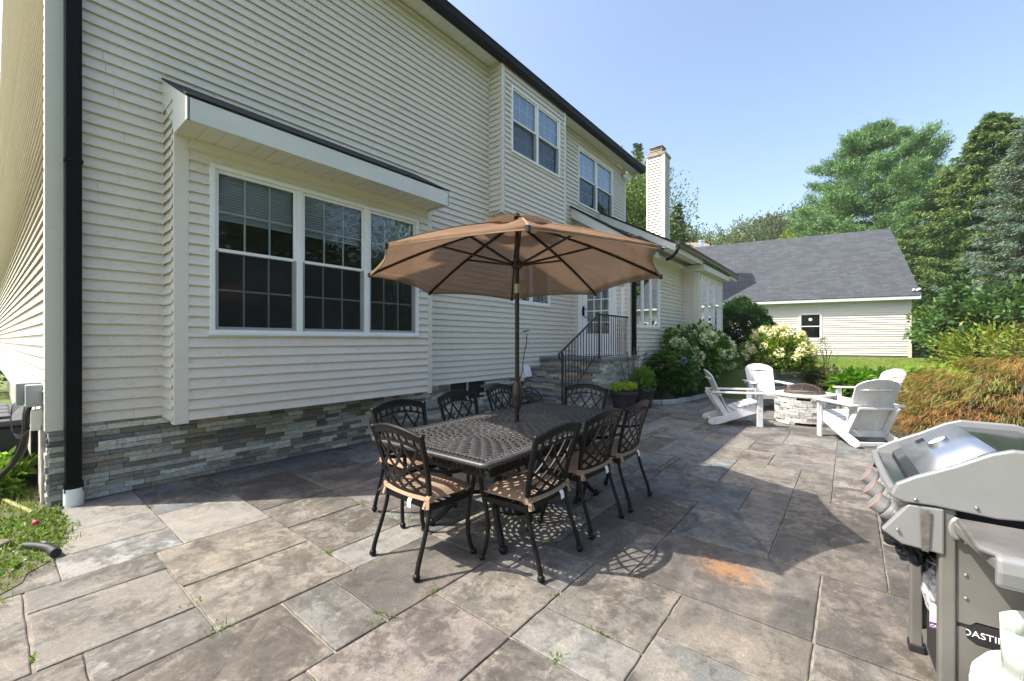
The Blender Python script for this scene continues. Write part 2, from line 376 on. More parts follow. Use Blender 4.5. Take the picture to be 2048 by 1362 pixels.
def smoothpath(pts, k=5):
    """Catmull-Rom through points"""
    P = [Vector(p) for p in pts]; P = [P[0]*2-P[1]]+P+[P[-1]*2-P[-2]]; out = []
    for i in range(1, len(P)-2):
        for j in range(k):
            t = j/k; a, b, c, d = P[i-1:i+3]
            out.append(.5*((2*b)+(c-a)*t+(2*a-5*b+4*c-d)*t*t+(-a+3*b-3*c+d)*t**3))
    out.append(P[-2]); return out
# ================================================================ ground, patio
patio_slabs = [
 (-5.42,-4.62,-.35,.87,'p'),(-4.62,-4.13,-.35,.87,'p'),(-4.13,-3.70,.27,.87,'w'),(-4.13,-3.66,-.35,.27,'p'),
 (-5.42,-4.50,.87,1.48,'b'),(-4.50,-3.71,.87,1.47,'p'),(-5.42,-4.87,1.48,2.11,'b'),(-4.87,-3.88,1.48,2.08,'d'),
 (-5.42,-4.90,2.11,2.75,'b'),(-5.42,-4.90,2.75,3.06,'b'),(-4.87,-3.92,2.08,2.75,'d'),
 (-3.66,-3.35,.12,.71,'m'),(-3.35,-2.75,.12,.71,'t'),(-3.66,-2.75,-.5,.12,'t'),(-3.71,-3.07,.71,1.45,'o'),(-3.07,-2.46,.71,1.45,'m'),
 (-2.75,-2.46,.28,.71,'g'),(-2.75,-2.46,-.5,.28,'t'),
 (-3.88,-3.40,1.46,2.07,'m'),(-3.40,-2.78,1.46,2.07,'m'),(-2.78,-2.46,1.46,2.07,'g'),
 (-2.44,-1.87,-.2,1.01,'o'),(-2.44,-1.87,1.01,1.30,'g'),(-2.44,-1.87,1.30,2.07,'d'),(-1.87,-1.30,.87,1.60,'l'),(-1.87,-1.30,.0,.87,'m'),(-1.87,-1.30,1.60,2.07,'m'),
 (-1.30,-.71,1.90,2.49,'t'),(-1.30,-.71,1.60,1.90,'g'),(-1.30,-.71,.9,1.60,'m'),(-.71,-.13,2.07,2.49,'t'),(-.71,-.13,1.2,2.07,'g'),
 (-1.02,-.13,2.49,3.24,'d'),(-1.62,-1.02,2.49,3.24,'d'),(-1.62,-1.02,3.24,4.03,'r'),(-1.02,-.43,3.24,4.05,'b'),(-.43,.17,3.74,4.70,'d'),(-.43,.17,3.24,3.74,'d'),(-.13,.46,2.49,3.24,'d'),
 (-.13,.46,1.6,2.49,'m'),(.17,.75,3.24,4.0,'d'),(.17,.75,4.0,4.7,'m'),
 (-.73,-.43,4.05,4.70,'d'),(-1.64,-.73,4.04,4.72,'b'),(-1.64,-1.05,4.72,5.38,'b'),(-1.05,-.43,4.72,5.68,'o'),(-1.36,-1.05,5.38,5.68,'w'),
 (-1.36,-.74,5.68,6.34,'o'),(-.74,-.14,5.68,6.34,'m'),(-.43,-.14,4.70,5.68,'m'),(-2.0,-1.36,5.40,6.38,'b'),(-1.69,-1.07,6.38,7.04,'m'),
 (-1.07,-.14,6.34,7.04,'l'),(-1.38,-.75,7.04,7.90,'l'),(-.75,-.14,7.04,7.72,'w'),(-1.71,-1.38,7.04,7.75,'b'),(-2.34,-1.70,6.42,7.10,'w'),
 (-.14,.46,4.70,5.68,'m'),(-.14,.46,5.68,6.6,'p'),
]
TONES = {'p': (.36,.35,.32), 'w': (.35,.365,.36), 'b': (.22,.245,.26), 'd': (.15,.145,.14), 'm': (.28,.27,.245), 'o': (.31,.28,.24),
         'g': (.31,.315,.30), 't': (.27,.25,.22), 'l': (.27,.245,.24), 'r': (.17,.15,.135)}
xs0, xs1, ys0, ys1 = -5.42, .78, -1.4, 11.6
def cluster(vals):
    vals = sorted(vals); out = []
    for v in vals:
        if out and v-out[-1] < .07: continue
        out.append(v)
    return out
GX = cluster([s[0] for s in patio_slabs]+[s[1] for s in patio_slabs]+[xs0, xs1])
GY = cluster([s[2] for s in patio_slabs]+[s[3] for s in patio_slabs]+[ys0, ys1]+[-.9, 8.5, 9.2, 9.9, 10.6])
sn = lambda v, g: min(range(len(g)), key=lambda i: abs(g[i]-v))
occ = {}; slabs = []
def put(i0, i1, j0, j1, tone):
    if i1 <= i0 or j1 <= j0: return
    if any((i, j) in occ for i in range(i0, i1) for j in range(j0, j1)): return
    for i in range(i0, i1):
        for j in range(j0, j1): occ[(i, j)] = 1
    slabs.append((GX[i0], GX[i1], GY[j0], GY[j1], tone))
for a, b, c, d, t in patio_slabs: put(sn(a, GX), sn(b, GX), sn(c, GY), sn(d, GY), t)
pr = random.Random(5)
for j in range(len(GY)-1):
    for i in range(len(GX)-1):
        if (i, j) in occ: continue
        tw = pr.choice([.45, .6, .9]); th = pr.choice([.45, .6, .9]); i1 = i+1; j1 = j+1
        while i1 < len(GX)-1 and GX[i1]-GX[i] < tw*.8 and (i1, j) not in occ: i1 += 1
        while j1 < len(GY)-1 and GY[j1]-GY[j] < th*.8 and all((q, j1) not in occ for q in range(i, i1)): j1 += 1
        put(i, i1, j, j1, pr.choice('bbdmgpwol' if GY[j] > 2 else 'tmlgo'))
pm = MB()
for (a, b, c, d, t) in slabs:
    g = pr.choice([.003, .004, .006, .008]); a += g; b -= g; c += g; d -= g
    gq = pr.uniform(.47, .71); wq = pr.uniform(-.02, .02); col = (TONES[t][0]*gq*(1+wq), TONES[t][1]*gq, TONES[t][2]*gq*(1-wq)); z = pr.uniform(-.002, .0)
    # wavy hand-cut edges
    ring = []
    for (xa, ya, xb, yb) in ((a, c, b, c), (b, c, b, d), (b, d, a, d), (a, d, a, c)):
        n = max(2, int(math.hypot(xb-xa, yb-ya)/.07))
        for q in range(n):
            f = q/n; jx, jy = pr.uniform(-.0025, .0025), pr.uniform(-.0025, .0025)
            ring.append((xa+(xb-xa)*f+jx, ya+(yb-ya)*f+jy))
    n = len(ring); cx, cy = (a+b)/2, (c+d)/2
    ins = [(cx+(x-cx)*(1-.005/max(.1, (b-a)/2)), cy+(y-cy)*(1-.005/max(.1, (d-c)/2))) for x, y in ring]
    pm.add([(x, y, z) for x, y in ins]+[(x, y, z-.003) for x, y in ring]+[(x, y, -.04) for x, y in ring],
           [list(range(n))]+[(n+i, n+(i+1) % n, (i+1) % n, i) for i in range(n)]+[(2*n+i, 2*n+(i+1) % n, n+(i+1) % n, n+i) for i in range(n)], col)
patio = pm.build('patio', M['slate']); tag(patio, kind='structure')
jm = MB(); jm.box(-5.5, .80, -1.45, 11.62, -.06, -.012)
M['joint'] = mat('joint_sand', (.13, .115, .095), .95, .5, 14, 120, .9, .01, col2=(.30, .27, .23))
jo = jm.build('patio_bedding', M['joint']); tag(jo, kind='structure')

FW = Vector((-math.sin(ANG), math.cos(ANG), 0)); RT = Vector((math.cos(ANG), math.sin(ANG), 0))
def D(depth, px, z=0):                      # a place given as distance ahead of, and direction from, the viewpoint
    p = FW*depth+RT*(depth*(px-1024)/841); return Vector((p.x, p.y, z))
def sstep(a, b, x):
    t = max(0, min(1, (x-a)/(b-a))); return t*t*(3-2*t)
def ground_h(x, y):
    d = FW.x*x+FW.y*y; l = RT.x*x+RT.y*y
    h = -.05+.67*sstep(11.55, 12.0, d)+.12*sstep(12, 20, d)
    h += .35*sstep(5.3, 8.5, d)*sstep(7.0, 9.0, l)*(1-sstep(11.55, 12.0, d))
    if x < -3.2: h = -.05+(h+.05)*sstep(16, 19, y)
    if d > 60: h += (d-60)*.02
    return h
gm = MB(); ax = [-400, -200, -100, -60, -40, -30, -24, -20, -16, -13, -10, -8]+[-7+.35*i for i in range(60)]+[16, 20, 25, 30, 40, 60, 100, 200, 400]
ay = [-300, -100, -40, -20, -10, -6, -4]+[-3+.35*i for i in range(75)]+[25, 28, 32, 38, 45, 60, 80, 120, 200, 400]
for y in ay:
    for x in ax: gm.v.append((x, y, ground_h(x, y)))
nx = len(ax)
for j in range(len(ay)-1):
    for i in range(nx-1): gm.f.append([j*nx+i, j*nx+i+1, (j+1)*nx+i+1, (j+1)*nx+i]); gm.c.append((1, 1, 1)); gm.uv.append(None)
go = gm.build('lawn', M['grass_ground'], smooth='all'); tag(go, kind='structure')
bm_ = MB(); bm_.prism([(-5.4, 9.65), (-3.75, 9.65), (-3.3, 9.7), (-3.15, 10.3), (-3.0, 11.1), (-2.9, 12.4), (-2.85, 15), (-2.6, 18), (-5.4, 18)], 'z', -.05, .035)
o = bm_.build('mulch_bed', M['mulch']); tag(o, kind='structure')
bm_ = MB(); bm_.prism([(.8, 5.2), (.8, 11.0), (.2, 12.3), (2.5, 14.2), (5.5, 12), (7, 7), (4.5, 4.4)], 'z', -.05, .02)
o = bm_.build('mulch_border', M['mulch']); tag(o, kind='structure')
bm_ = MB(); bm_.prism([(-5.42, .375), (-4.78, .385), (-4.55, .34), (-4.39, .35), (-4.22, .24), (-4.1, .25), (-3.98, .14), (-3.86, .12), (-3.74, .0), (-3.62, -.3), (-3.5, -1.4), (-3.5, -3), (-9, -3), (-9, .30), (-5.42, .30)], 'z', -.05, .004)
o = bm_.build('soil', M['soil']); tag(o, kind='structure')

# ================================================================ siding helper
LAP = .1016
def siding(mb, p0, u, n, L, z0, z1, holes=(), lap=LAP, zbase=None, out=.027, seams=None):
    zb = z0 if zbase is None else zbase; k0 = int(math.floor((z0-zb)/lap)); rs = random.Random(int(L*1000)+int(z1*77))
    def P(a, z, o): return (p0[0]+u[0]*a+n[0]*o, p0[1]+u[1]*a+n[1]*o, z)
    k = k0
    while zb+k*lap < z1-1e-4:
        la, lb = zb+k*lap, zb+(k+1)*lap
        za, zt = max(la, z0), min(lb, z1)
        cuts = sorted({za, zt}|{h[2] for h in holes if za < h[2] < zt}|{h[3] for h in holes if za < h[3] < zt})
        wob = rs.uniform(-.001, .001)
        joints = []
        if seams and rs.random() < .16: joints = [rs.uniform(.2, L-.2)]
        for a, b in zip(cuts[:-1], cuts[1:]):
            zm = (a+b)/2; segs = [(0, L)]
            for h in holes:
                if h[2] < zm < h[3]:
                    ns = []
                    for s0, s1 in segs:
                        if h[1] <= s0 or h[0] >= s1: ns.append((s0, s1)); continue
                        if h[0] > s0: ns.append((s0, h[0]))
                        if h[1] < s1: ns.append((h[1], s1))
                    segs = ns
            def off(z): t = (z-la)/lap; return (out+wob)*(1-t)+.002*t
            for s0, s1 in segs:
                parts = [(s0, s1)]
                for jn in joints:
                    if s0+.1 < jn < s1-.1: parts = [(s0, jn), (jn+.0016, s1)]
                for q, (t0, t1) in enumerate(parts):
                    e = .0012*q
                    mb.add([P(t0, a, off(a)+e), P(t1, a, off(a)+e), P(t1, b, off(b)+e), P(t0, b, off(b)+e)], [(0, 1, 2, 3)])
                if abs(b-lb) < 1e-5 and b < z1-.03: mb.add([P(s0, b, .002), P(s1, b, .002), P(s1, b+.03, .0), P(s0, b+.03, .0)], [(0, 1, 2, 3)])
                if abs(a-la) < 1e-5: mb.add([P(s0, a, off(a)), P(s1, a, off(a)), P(s1, a+.003, off(a)-.005), P(s0, a+.003, off(a)-.005), P(s1, a+.026, -.001), P(s0, a+.026, -.001)], [(0, 1, 2, 3), (3, 2, 4, 5)])
        k += 1
WX = -5.42; YA = .316
house = empty('house', (WX, YA, 0), 0, 'large two-storey house in cream lap siding along the left of the patio', 'house')
HO = Vector((WX, YA, 0))
def hb(mb, name, m, parent=None, **kw):
    """house part: coordinates are world coordinates, object origin at the house corner"""
    mb.v = [(x-HO.x, y-HO.y, z-HO.z) for x, y, z in mb.v]
    return mb.build(name, m, parent or house, **kw)

# openings: (y0,y1,z0,z1)
W_bay = (1.382, 3.998, 1.515, 3.238); W_up1 = (6.286, 8.014, 5.09, 6.38); W_up2 = (9.38, 11.364, 4.94, 6.39); W_kit = (6.66, 8.10, 2.22, 3.30)
W_wing = (9.38, 11.11, 1.76, 3.25); W_bay2 = (13.27, 15.72, 1.75, 3.42)
ZB = .70; ZT = 6.69; BX = -5.033; UX = -5.105; WG = -3.96; B2 = -3.50; YD = 9.181
U = (0, 1); NX = (1, 0)
s = MB()
siding(s, (WX, YA+.09), U, NX, 1.108-YA-.09, ZB, ZT, (), zbase=.694, seams=1)
siding(s, (WX, 1.108), U, NX, 4.265-1.108, 3.9, ZT, (), zbase=.694, seams=1)
siding(s, (WX, 4.265), U, NX, YD-4.265, ZB, ZT, [(W_kit[0]-4.265, W_kit[1]-4.265, W_kit[2], W_kit[3])], zbase=.694, seams=1)
siding(s, (WX, YD), U, NX, 12.27-YD, 4.6, ZT, [(W_up2[0]-YD, W_up2[1]-YD, W_up2[2], W_up2[3])], zbase=.694, seams=1)
hb(s, 'wall', M['siding'])
s = MB(); GU, GN = (-.99994, -.0108), (.0108, -.99994); siding(s, (WX-.01, YA), GU, GN, 15.0, ZB, 6.69, (), zbase=.694, seams=1)
# gable above the eaves
for k in range(60):
    z = 6.69+k*LAP; a = (z-6.75)/.55; b = 15-a
    if a < b: siding(s, (WX-.01-max(0, a), YA-.0108*max(0, a)), GU, GN, b-max(0, a), z, z+LAP)
g = hb(s, 'wall', M['siding']); g['label'] = 'sunlit gable end wall of cream siding'
# bay box of the big window
s = MB(); siding(s, (BX, 1.108+.10), U, NX, 4.245-1.108-.17, .675, 3.50, [(W_bay[0]-1.208, W_bay[1]-1.208, W_bay[2], W_bay[3])], zbase=.675+.0)
siding(s, (WX, 1.108), (1, 0), (0, -1), BX-WX-.01, .685, 3.8, ()); siding(s, (WX, 4.245), (1, 0), (0, 1), BX-WX-.01, .685, 3.8, ())
s.box(WX, BX-.002, 1.112, 4.241, .676, .70)
hb(s, 'bay_wall', M['siding'])
s = MB()
s.box(BX-.09, BX+.022, 1.093, 1.212, .645, 3.46); s.box(BX-.03, BX+.022, 4.175, 4.262, .645, 3.46)
s.box(WX-.005, WX+.022, 1.085, 1.104, .69, 3.9); s.box(WX-.0, WX+.022, 4.262, 4.285, .69, 3.9)
hb(s, 'corner_board', M['trim'], bevel=.004)
# upper bump-out
s = MB(); siding(s, (UX, 6.018+.075), U, NX, 8.268-6.018-.14, 3.9, ZT, [(W_up1[0]-6.093, W_up1[1]-6.093, W_up1[2], W_up1[3])], zbase=3.9)
siding(s, (WX, 6.018), (1, 0), (0, -1), UX-WX, 3.9, ZT, ()); siding(s, (WX, 8.268), (1, 0), (0, 1), UX-WX, 3.9, ZT, ())
s.box(WX, UX, 6.02, 8.266, 3.86, 3.898)
hb(s, 'upper_bay_wall', M['siding'])
s = MB(); s.box(UX-.06, UX+.02, 6.005, 6.09, 3.86, ZT); s.box(UX-.06, UX+.02, 8.2, 8.285, 3.86, ZT); s.box(WX, WX+.02, 5.995, 6.012, 3.86, ZT)
hb(s, 'corner_board', M['trim'], bevel=.004)
# main corner boards
s = MB(); s.box(WX-.11, WX+.022, YA-.024, YA+.09, .66, 6.72); hb(s, 'corner_board', M['trim'], bevel=.005)
s = MB(); s.box(WX-.1, WX+.022, 12.19, 12.29, 4.5, 6.72); s.box(WX, WX+.02, YD-.02, YD-.002, 1.1, 4.6)
hb(s, 'corner_board', M['trim'], bevel=.004)
s = MB(); s.box(-20.3, WX-.03, 12.2, 12.28, 0, 6.69); s.box(-20.4, -20.3, YA, 12.28, 0, 6.69); hb(s, 'rear_wall', M['trim'])
# soffit, fascia, gutter, roof
s = MB(); y = .12
while y < 12.75:
    s.box(WX, -5.09, y, y+.118, 6.70, 6.712); s.box(WX, -5.09, y+.118, y+.13, 6.704, 6.712); y += .13
hb(s, 'soffit', M['fascia'])
s = MB(); s.prism([(-5.11, 6.65), (-5.02, 6.65), (-4.985, 6.70), (-4.975, 6.80), (-4.96, 6.815), (-4.97, 6.83), (-5.11, 6.83)], 'y', .10, 12.78); hb(s, 'gutter', M['black_metal'])
def roof_quad(mb, A, B, Cc, Dd, t=.03):
    """A-B along the eave, C-D along the top; UV in metres"""
    A, B, Cc, Dd = map(Vector, (A, B, Cc, Dd)); u = (B-A).normalized(); v = ((Dd-A)-u*(Dd-A).dot(u)).normalized(); nn = u.cross(v).normalized()
    if nn.z < 0: nn = -nn
    q = lambda p: ((p-A).dot(u), (p-A).dot(v))
    P = [A, B, Cc, Dd]; k = [tuple(p+nn*0) for p in P]+[tuple(p-nn*t) for p in P]; uvf = [q(p) for p in P]
    mb.add(k, [(0, 1, 2, 3)], uv=[uvf])
    mb.add(k, [(7, 6, 5, 4), (0, 4, 5, 1), (1, 5, 6, 2), (2, 6, 7, 3), (3, 7, 4, 0)], uv=[[(0, 0)]*4]*5)
s = MB(); roof_quad(s, (-5.0, .33, 6.84), (-5.0, 12.8, 6.84), (-12.9, 12.8, 11.185), (-12.9, .33, 11.185)); roof_quad(s, (-20.8, 12.8, 6.84), (-20.8, .33, 6.84), (-12.9, .33, 11.185), (-12.9, 12.8, 11.185))
hb(s, 'roof', M['dark_shingle'])
# white end of the soffit at the far corner
s = MB(); s.box(WX, -5.10, 12.72, 12.76, 6.66, 6.80); s.box(-5.4, -5.12, .09, .11, 6.66, 6.80); hb(s, 'fascia', M['fascia'])

# ------------------------------------------------ bay roof
yb0, yb1 = 1.09, 4.21
fx = -4.565
s = MB(); roof_quad(s, (fx-.0, yb0-.01, 3.640), (fx-.0, yb1+.01, 3.640), (WX+.005, yb1+.01, 4.105), (WX+.005, yb0-.01, 4.105), .016); br = hb(s, 'bay_roof', M['dark_shingle'])
s = MB(); s.box(fx-.035, fx-.012, yb0+.012, yb1-.01, 3.415, 3.615)
# rake cheeks of the bay roof
for y0_, y1_ in ((yb0+.0, yb0+.022), (yb1-.022, yb1)):
    s.prism([(fx-.012, 3.415), (fx-.012, 3.615), (WX, 4.085), (WX, 3.86), (BX-.02, 3.52), (BX+.03, 3.415)], 'y', y0_, y1_)
hb(s, 'bay_fascia', M['fascia'])
s = MB(); y = yb0+.03
while y < yb1-.05:
    s.box(BX, fx-.036, y, min(y+.142, yb1-.025), 3.430, 3.438); s.box(BX, fx-.036, y+.142, min(y+.152, yb1-.024), 3.436, 3.442); y += .152
o = hb(s, 'bay_soffit', M['trim'])
s = MB(); s.box(BX, BX+.02, 1.215, 4.17, 3.335, 3.43); s.box(BX, BX+.012, 1.215, 4.17, 3.26, 3.335); hb(s, 'bay_frieze', M['trim'], bevel=.004)

# ------------------------------------------------ windows
def window(x, y0, y1, z0, z1, units, kind='hung', cols=3, rows=2, blind=.35, name='window', depth=.06, glass='glass', screen=True, fr='white', bcol='blind', lw=.045):
    """outward +x; units = list of (ya, yb)"""
    f = MB()
    for a in ((y0, y1, z1-lw, z1), (y0, y1, z0, z0+lw), (y0, y0+lw, z0+lw, z1-lw), (y1-lw, y1, z0+lw, z1-lw)): f.box(x-.03, x+.036, a[0], a[1], a[2], a[3])
    for (a, b), (c, d) in zip(units[:-1], units[1:]): f.box(x-.03, x+.030, b, c, z0+lw, z1-lw)
    f.box(x-.03, x+.050, y0-.012, y1+.012, z0-.012, z0-.0015)
    fo = hb(f, 'window', M[fr], bevel=.004)
    zi0, zi1 = z0+lw, z1-lw
    rm = MB()
    # room behind: five dark faces
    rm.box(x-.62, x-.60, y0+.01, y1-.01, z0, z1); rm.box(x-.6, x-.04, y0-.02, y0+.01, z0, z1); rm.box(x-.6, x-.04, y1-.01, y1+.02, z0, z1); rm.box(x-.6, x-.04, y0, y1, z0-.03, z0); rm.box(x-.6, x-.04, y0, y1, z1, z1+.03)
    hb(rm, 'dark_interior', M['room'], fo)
    for (a, b) in units:
        sb = MB(); sw = .032; zm = (zi0+zi1)/2+.0
        if kind == 'hung':
            for (za, zb, xo) in ((zm-.015, zi1, .004), (zi0, zm+.015, -.022)):
                sb.box(x-.018+xo, x+.006+xo, a, a+sw, za, zb); sb.box(x-.018+xo, x+.006+xo, b-sw, b, za, zb)
                sb.box(x-.018+xo, x+.006+xo, a+sw, b-sw, za, za+sw); sb.box(x-.018+xo, x+.006+xo, a+sw, b-sw, zb-sw, zb)
        else:
            sb.box(x-.018, x+.01, a, a+sw, zi0, zi1); sb.box(x-.018, x+.01, b-sw, b, zi0, zi1); sb.box(x-.018, x+.01, a+sw, b-sw, zi0, zi0+sw); sb.box(x-.018, x+.01, a+sw, b-sw, zi1-sw, zi1)
        hb(sb, 'sash', M[fr], fo, bevel=.003)
        gl = MB()
        if kind == 'hung':
            gl.box(x-.010, x-.006, a+sw, b-sw, zm+.016, zi1-sw); gl.box(x-.036, x-.032, a+sw, b-sw, zi0+sw, zm-.016)
        else: gl.box(x-.008, x-.004, a+sw, b-sw, zi0+sw, zi1-sw)
        hb(gl, 'pane', M[glass], fo)
        if cols:
            gr = MB(); segs = ((zm+.02, zi1-sw, -.024), (zi0+sw, zm-.02, -.048)) if kind == 'hung' else ((zi0+sw, zi1-sw, -.02),)
            for (za, zb, xo) in segs:
                for c in range(1, cols):
                    yy = a+sw+(b-a-2*sw)*c/cols; gr.box(x+xo-.004, x+xo+.004, yy-.009, yy+.009, za, zb)
                for r_ in range(1, rows):
                    zz = za+(zb-za)*r_/rows; gr.box(x+xo-.0041, x+xo+.0041, a+sw, b-sw, zz-.009, zz+.009)
            hb(gr, 'window_grille', M['white'], fo)
        if blind:
            bl = MB(); zt = zi1; zb = zi1-(zi1-zi0)*blind; z = zb
            while z < zt: bl.box(x-.075, x-.071, a+.02, b-.02, z, min(z+.026, zt)); bl.obox((x-.073, a+.02, z), (x-.073, b-.02, z), .022, .003); z += .029
            hb(bl, 'window_blind', M[bcol], fo)
        if screen:
            sc = MB(); ya, yb2 = a+.012, b-.012
            sc.add([(x+.004, ya, zi0), (x+.004, yb2, zi0), (x+.004, yb2, zm), (x+.004, ya, zm)], [(0, 1, 2, 3)])
            hb(sc, 'insect_screen', M['screen'], fo)
            sf = MB()
            for q in ((ya, ya+.016, zi0, zm), (yb2-.016, yb2, zi0, zm), (ya+.016, yb2-.016, zi0, zi0+.02)): sf.box(x+.001, x+.012, *q)
            hb(sf, 'screen_frame', mGrey, fo)
    return fo
mGrey = mat('grey_screen_frame', (.33, .34, .35), .5, .05, 5)
o = window(BX, *W_bay, [(1.43, 2.235), (2.30, 3.11), (3.18, 3.95)], blind=.30); o['label'] = 'wide triple window of the near bay, blinds half lowered'
o = window(UX, *W_up1, [(6.33, 7.12), (7.18, 7.97)], rows=2, blind=.48, lw=.04); o['label'] = 'upstairs double window in the projecting bay'
o = window(WX, *W_up2, [(9.425, 10.33), (10.40, 11.32)], blind=.55, lw=.04); o['label'] = 'upstairs double window at the far end of the upper wall'
o = window(WX, *W_kit, [(6.70, 7.35), (7.41, 8.06)], kind='case', cols=0, blind=0, screen=False); o['label'] = 'low casement window behind the umbrella'
o = window(WG, *W_wing, [(9.43, 9.95), (10.0, 10.49), (10.54, 11.06)], kind='case', cols=0, blind=0, screen=False, glass='glass_clear'); o['label'] = 'triple casement window reflecting the garage'
o = window(B2, *W_bay2, [(13.32, 14.08), (14.13, 14.87), (14.92, 15.67)], cols=2, rows=2, blind=.97, screen=False, glass='glass_clear', bcol='white'); o['label'] = 'triple window of the far bay with white blinds down'

# ------------------------------------------------ stacked stone foundation
def ledger(mb, P, L, z0, z1, holes=(), hmin=.040, hmax=.056, cols=None, seed=3, out=.018, top_fn=None, lmin=.12, lmax=.30):
    rs = random.Random(seed); z = z0
    cols = cols or [(.34,.355,.34), (.19,.20,.195), (.46,.47,.44), (.62,.62,.57), (.33,.30,.235), (.27,.26,.22), (.54,.52,.45), (.13,.145,.145), (.42,.43,.40), (.58,.57,.51), (.22,.21,.18), (.15,.145,.12)]
    while z < z1-.004:
        h = min(rs.uniform(hmin, hmax), z1-z); a = -rs.uniform(0, .2)
        while a < L:
            l = rs.uniform(lmin, lmax); a0, a1 = max(a, 0), min(a+l, L); a += l
            if a1-a0 < .01: continue
            if any(h_[0] < (a0+a1)/2 < h_[1] and h_[2] < z+h/2 < h_[3] for h_ in holes): continue
            o = out+rs.uniform(-.012, .012); c = rs.choice(cols); g = rs.uniform(.8, 1.15); c = tuple(q*g for q in c); e = .0012
            b0, b1 = z+e, z+h-e; i = .003
            vs = [P(a0+e, b0, -.01), P(a1-e, b0, -.01), P(a1-e, b1, -.01), P(a0+e, b1, -.01),
                  P(a0+e, b0, o-i), P(a1-e, b0, o-i), P(a1-e, b1, o-i), P(a0+e, b1, o-i),
                  P(a0+e+i, b0+i, o+rs.uniform(-.002, .003)), P(a1-e-i, b0+i, o+rs.uniform(-.002, .003)), P(a1-e-i, b1-i, o+rs.uniform(-.002, .003)), P(a0+e+i, b1-i, o+rs.uniform(-.002, .003))]
            fs = [(0, 4, 5, 1), (1, 5, 6, 2), (2, 6, 7, 3), (3, 7, 4, 0), (4, 8, 9, 5), (5, 9, 10, 6), (6, 10, 11, 7), (7, 11, 8, 4), (8, 9, 10, 11)]
            mb.add(vs, fs, c)
        z += h
s = MB(); ledger(s, lambda a, z, o: (WX-.012+o, YA+a, z), YD-YA, .0, .70, holes=[(5.03-YA, 5.90-YA, .36, .80)], seed=4)
ledger(s, lambda a, z, o: (WX-.13+a, YA+.006-o, z), .13, .0, .70, seed=6)
hb(s, 'stone_foundation', M['ledger'])
s = MB(); s.box(WX-1, WX-.02, YA+.01, YD, 0, .72); s.box(-20, WX-.13, YA-.0, YA+.02, 0, .70); hb(s, 'foundation_core', M['concrete'])
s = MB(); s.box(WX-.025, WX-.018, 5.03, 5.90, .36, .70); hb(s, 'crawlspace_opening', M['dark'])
s = MB(); s.box(WX-.02, WX+.004, 5.42, 5.45, .36, .70); s.box(WX-.02, WX+.004, 5.03, 5.90, .34, .36); hb(s, 'opening_frame', M['concrete'])
# white pressure-treated post at the corner
s = MB(); s.box(WX-.26, WX-.14, YA-.035, YA-.003, -.03, .70); s.box(WX-.60, WX-.27, YA-.03, YA-.003, -.03, .70)
hb(s, 'skirt_board', mat('weathered_board', (.55, .52, .47), .9, .25, 8, 60, .8, .01, col2=(.35, .31, .27)))

# downspout at the near corner
def downspout(x, y, z0, z1, wd=.105, dp=.075, boot=True):
    s = MB(); prof = []; n = 7
    # ribbed front
    for i in range(n):
        a = -wd/2+wd*i/n; b = a+wd/n
        prof += [(a+.002, 0), (a+.004, .005), (b-.004, .005), (b-.002, 0)]
    poly = [(x+dp+q, y+a) for a, q in prof]+[(x, y+wd/2), (x, y-wd/2)]
    s.prism(poly, 'z', z0, z1); d = hb(s, 'downspout', M['black_metal'])
    s = MB(); s.box(x+.0, x+dp+.012, y-wd/2-.008, y+wd/2+.008, z0+.02, z0+.10); s.box(x-.002, x+dp+.010, y-wd/2-.006, y+wd/2+.006, 3.02, 3.05) if boot else None
    hb(s, 'downspout_collar', M['black_metal'], d, bevel=.003)
    return d
downspout(WX+.028, .461, .10, 6.66)
s = MB(); s.lathe([(.056, 0), (.060, .0), (.060, .135), (.053, .135), (.053, .02)], 24, (WX+.078, .461, 0)); bt = s
bt = MB(); bt.lathe([(.066, -.01), (.066, .15), (.058, .15), (.056, .02)], 28, (WX+.075, .461, 0)); hb(bt, 'drain_pipe', M['white'], smooth=True)

# ------------------------------------------------ wing with the door
s = MB()
siding(s, (WX, YD), (1, 0), (0, -1), WG-WX, .9, 3.75, [(-5.27-WX, -4.25-WX, 1.0, 3.22)], zbase=.694)
siding(s, (WG, YD+.02), U, NX, 13.109-YD-.02, .62, 3.78, [(W_wing[0]-YD-.02, W_wing[1]-YD-.02, W_wing[2], W_wing[3])], zbase=.694)
siding(s, (WG, 16.0), U, NX, 1.4, .62, 3.78, (), zbase=.694)
siding(s, (WG, 13.109), (1, 0), (0, -1), B2-WG-.05, .75, 3.5, (), zbase=.694)
siding(s, (B2, 13.109+.07), U, NX, 16.0-13.109-.14, .75, 3.5, [(W_bay2[0]-13.179, W_bay2[1]-13.179, W_bay2[2], W_bay2[3])], zbase=.694)
siding(s, (WG, 17.4), (-1, 0), (0, 1), 8, .62, 3.7, ())

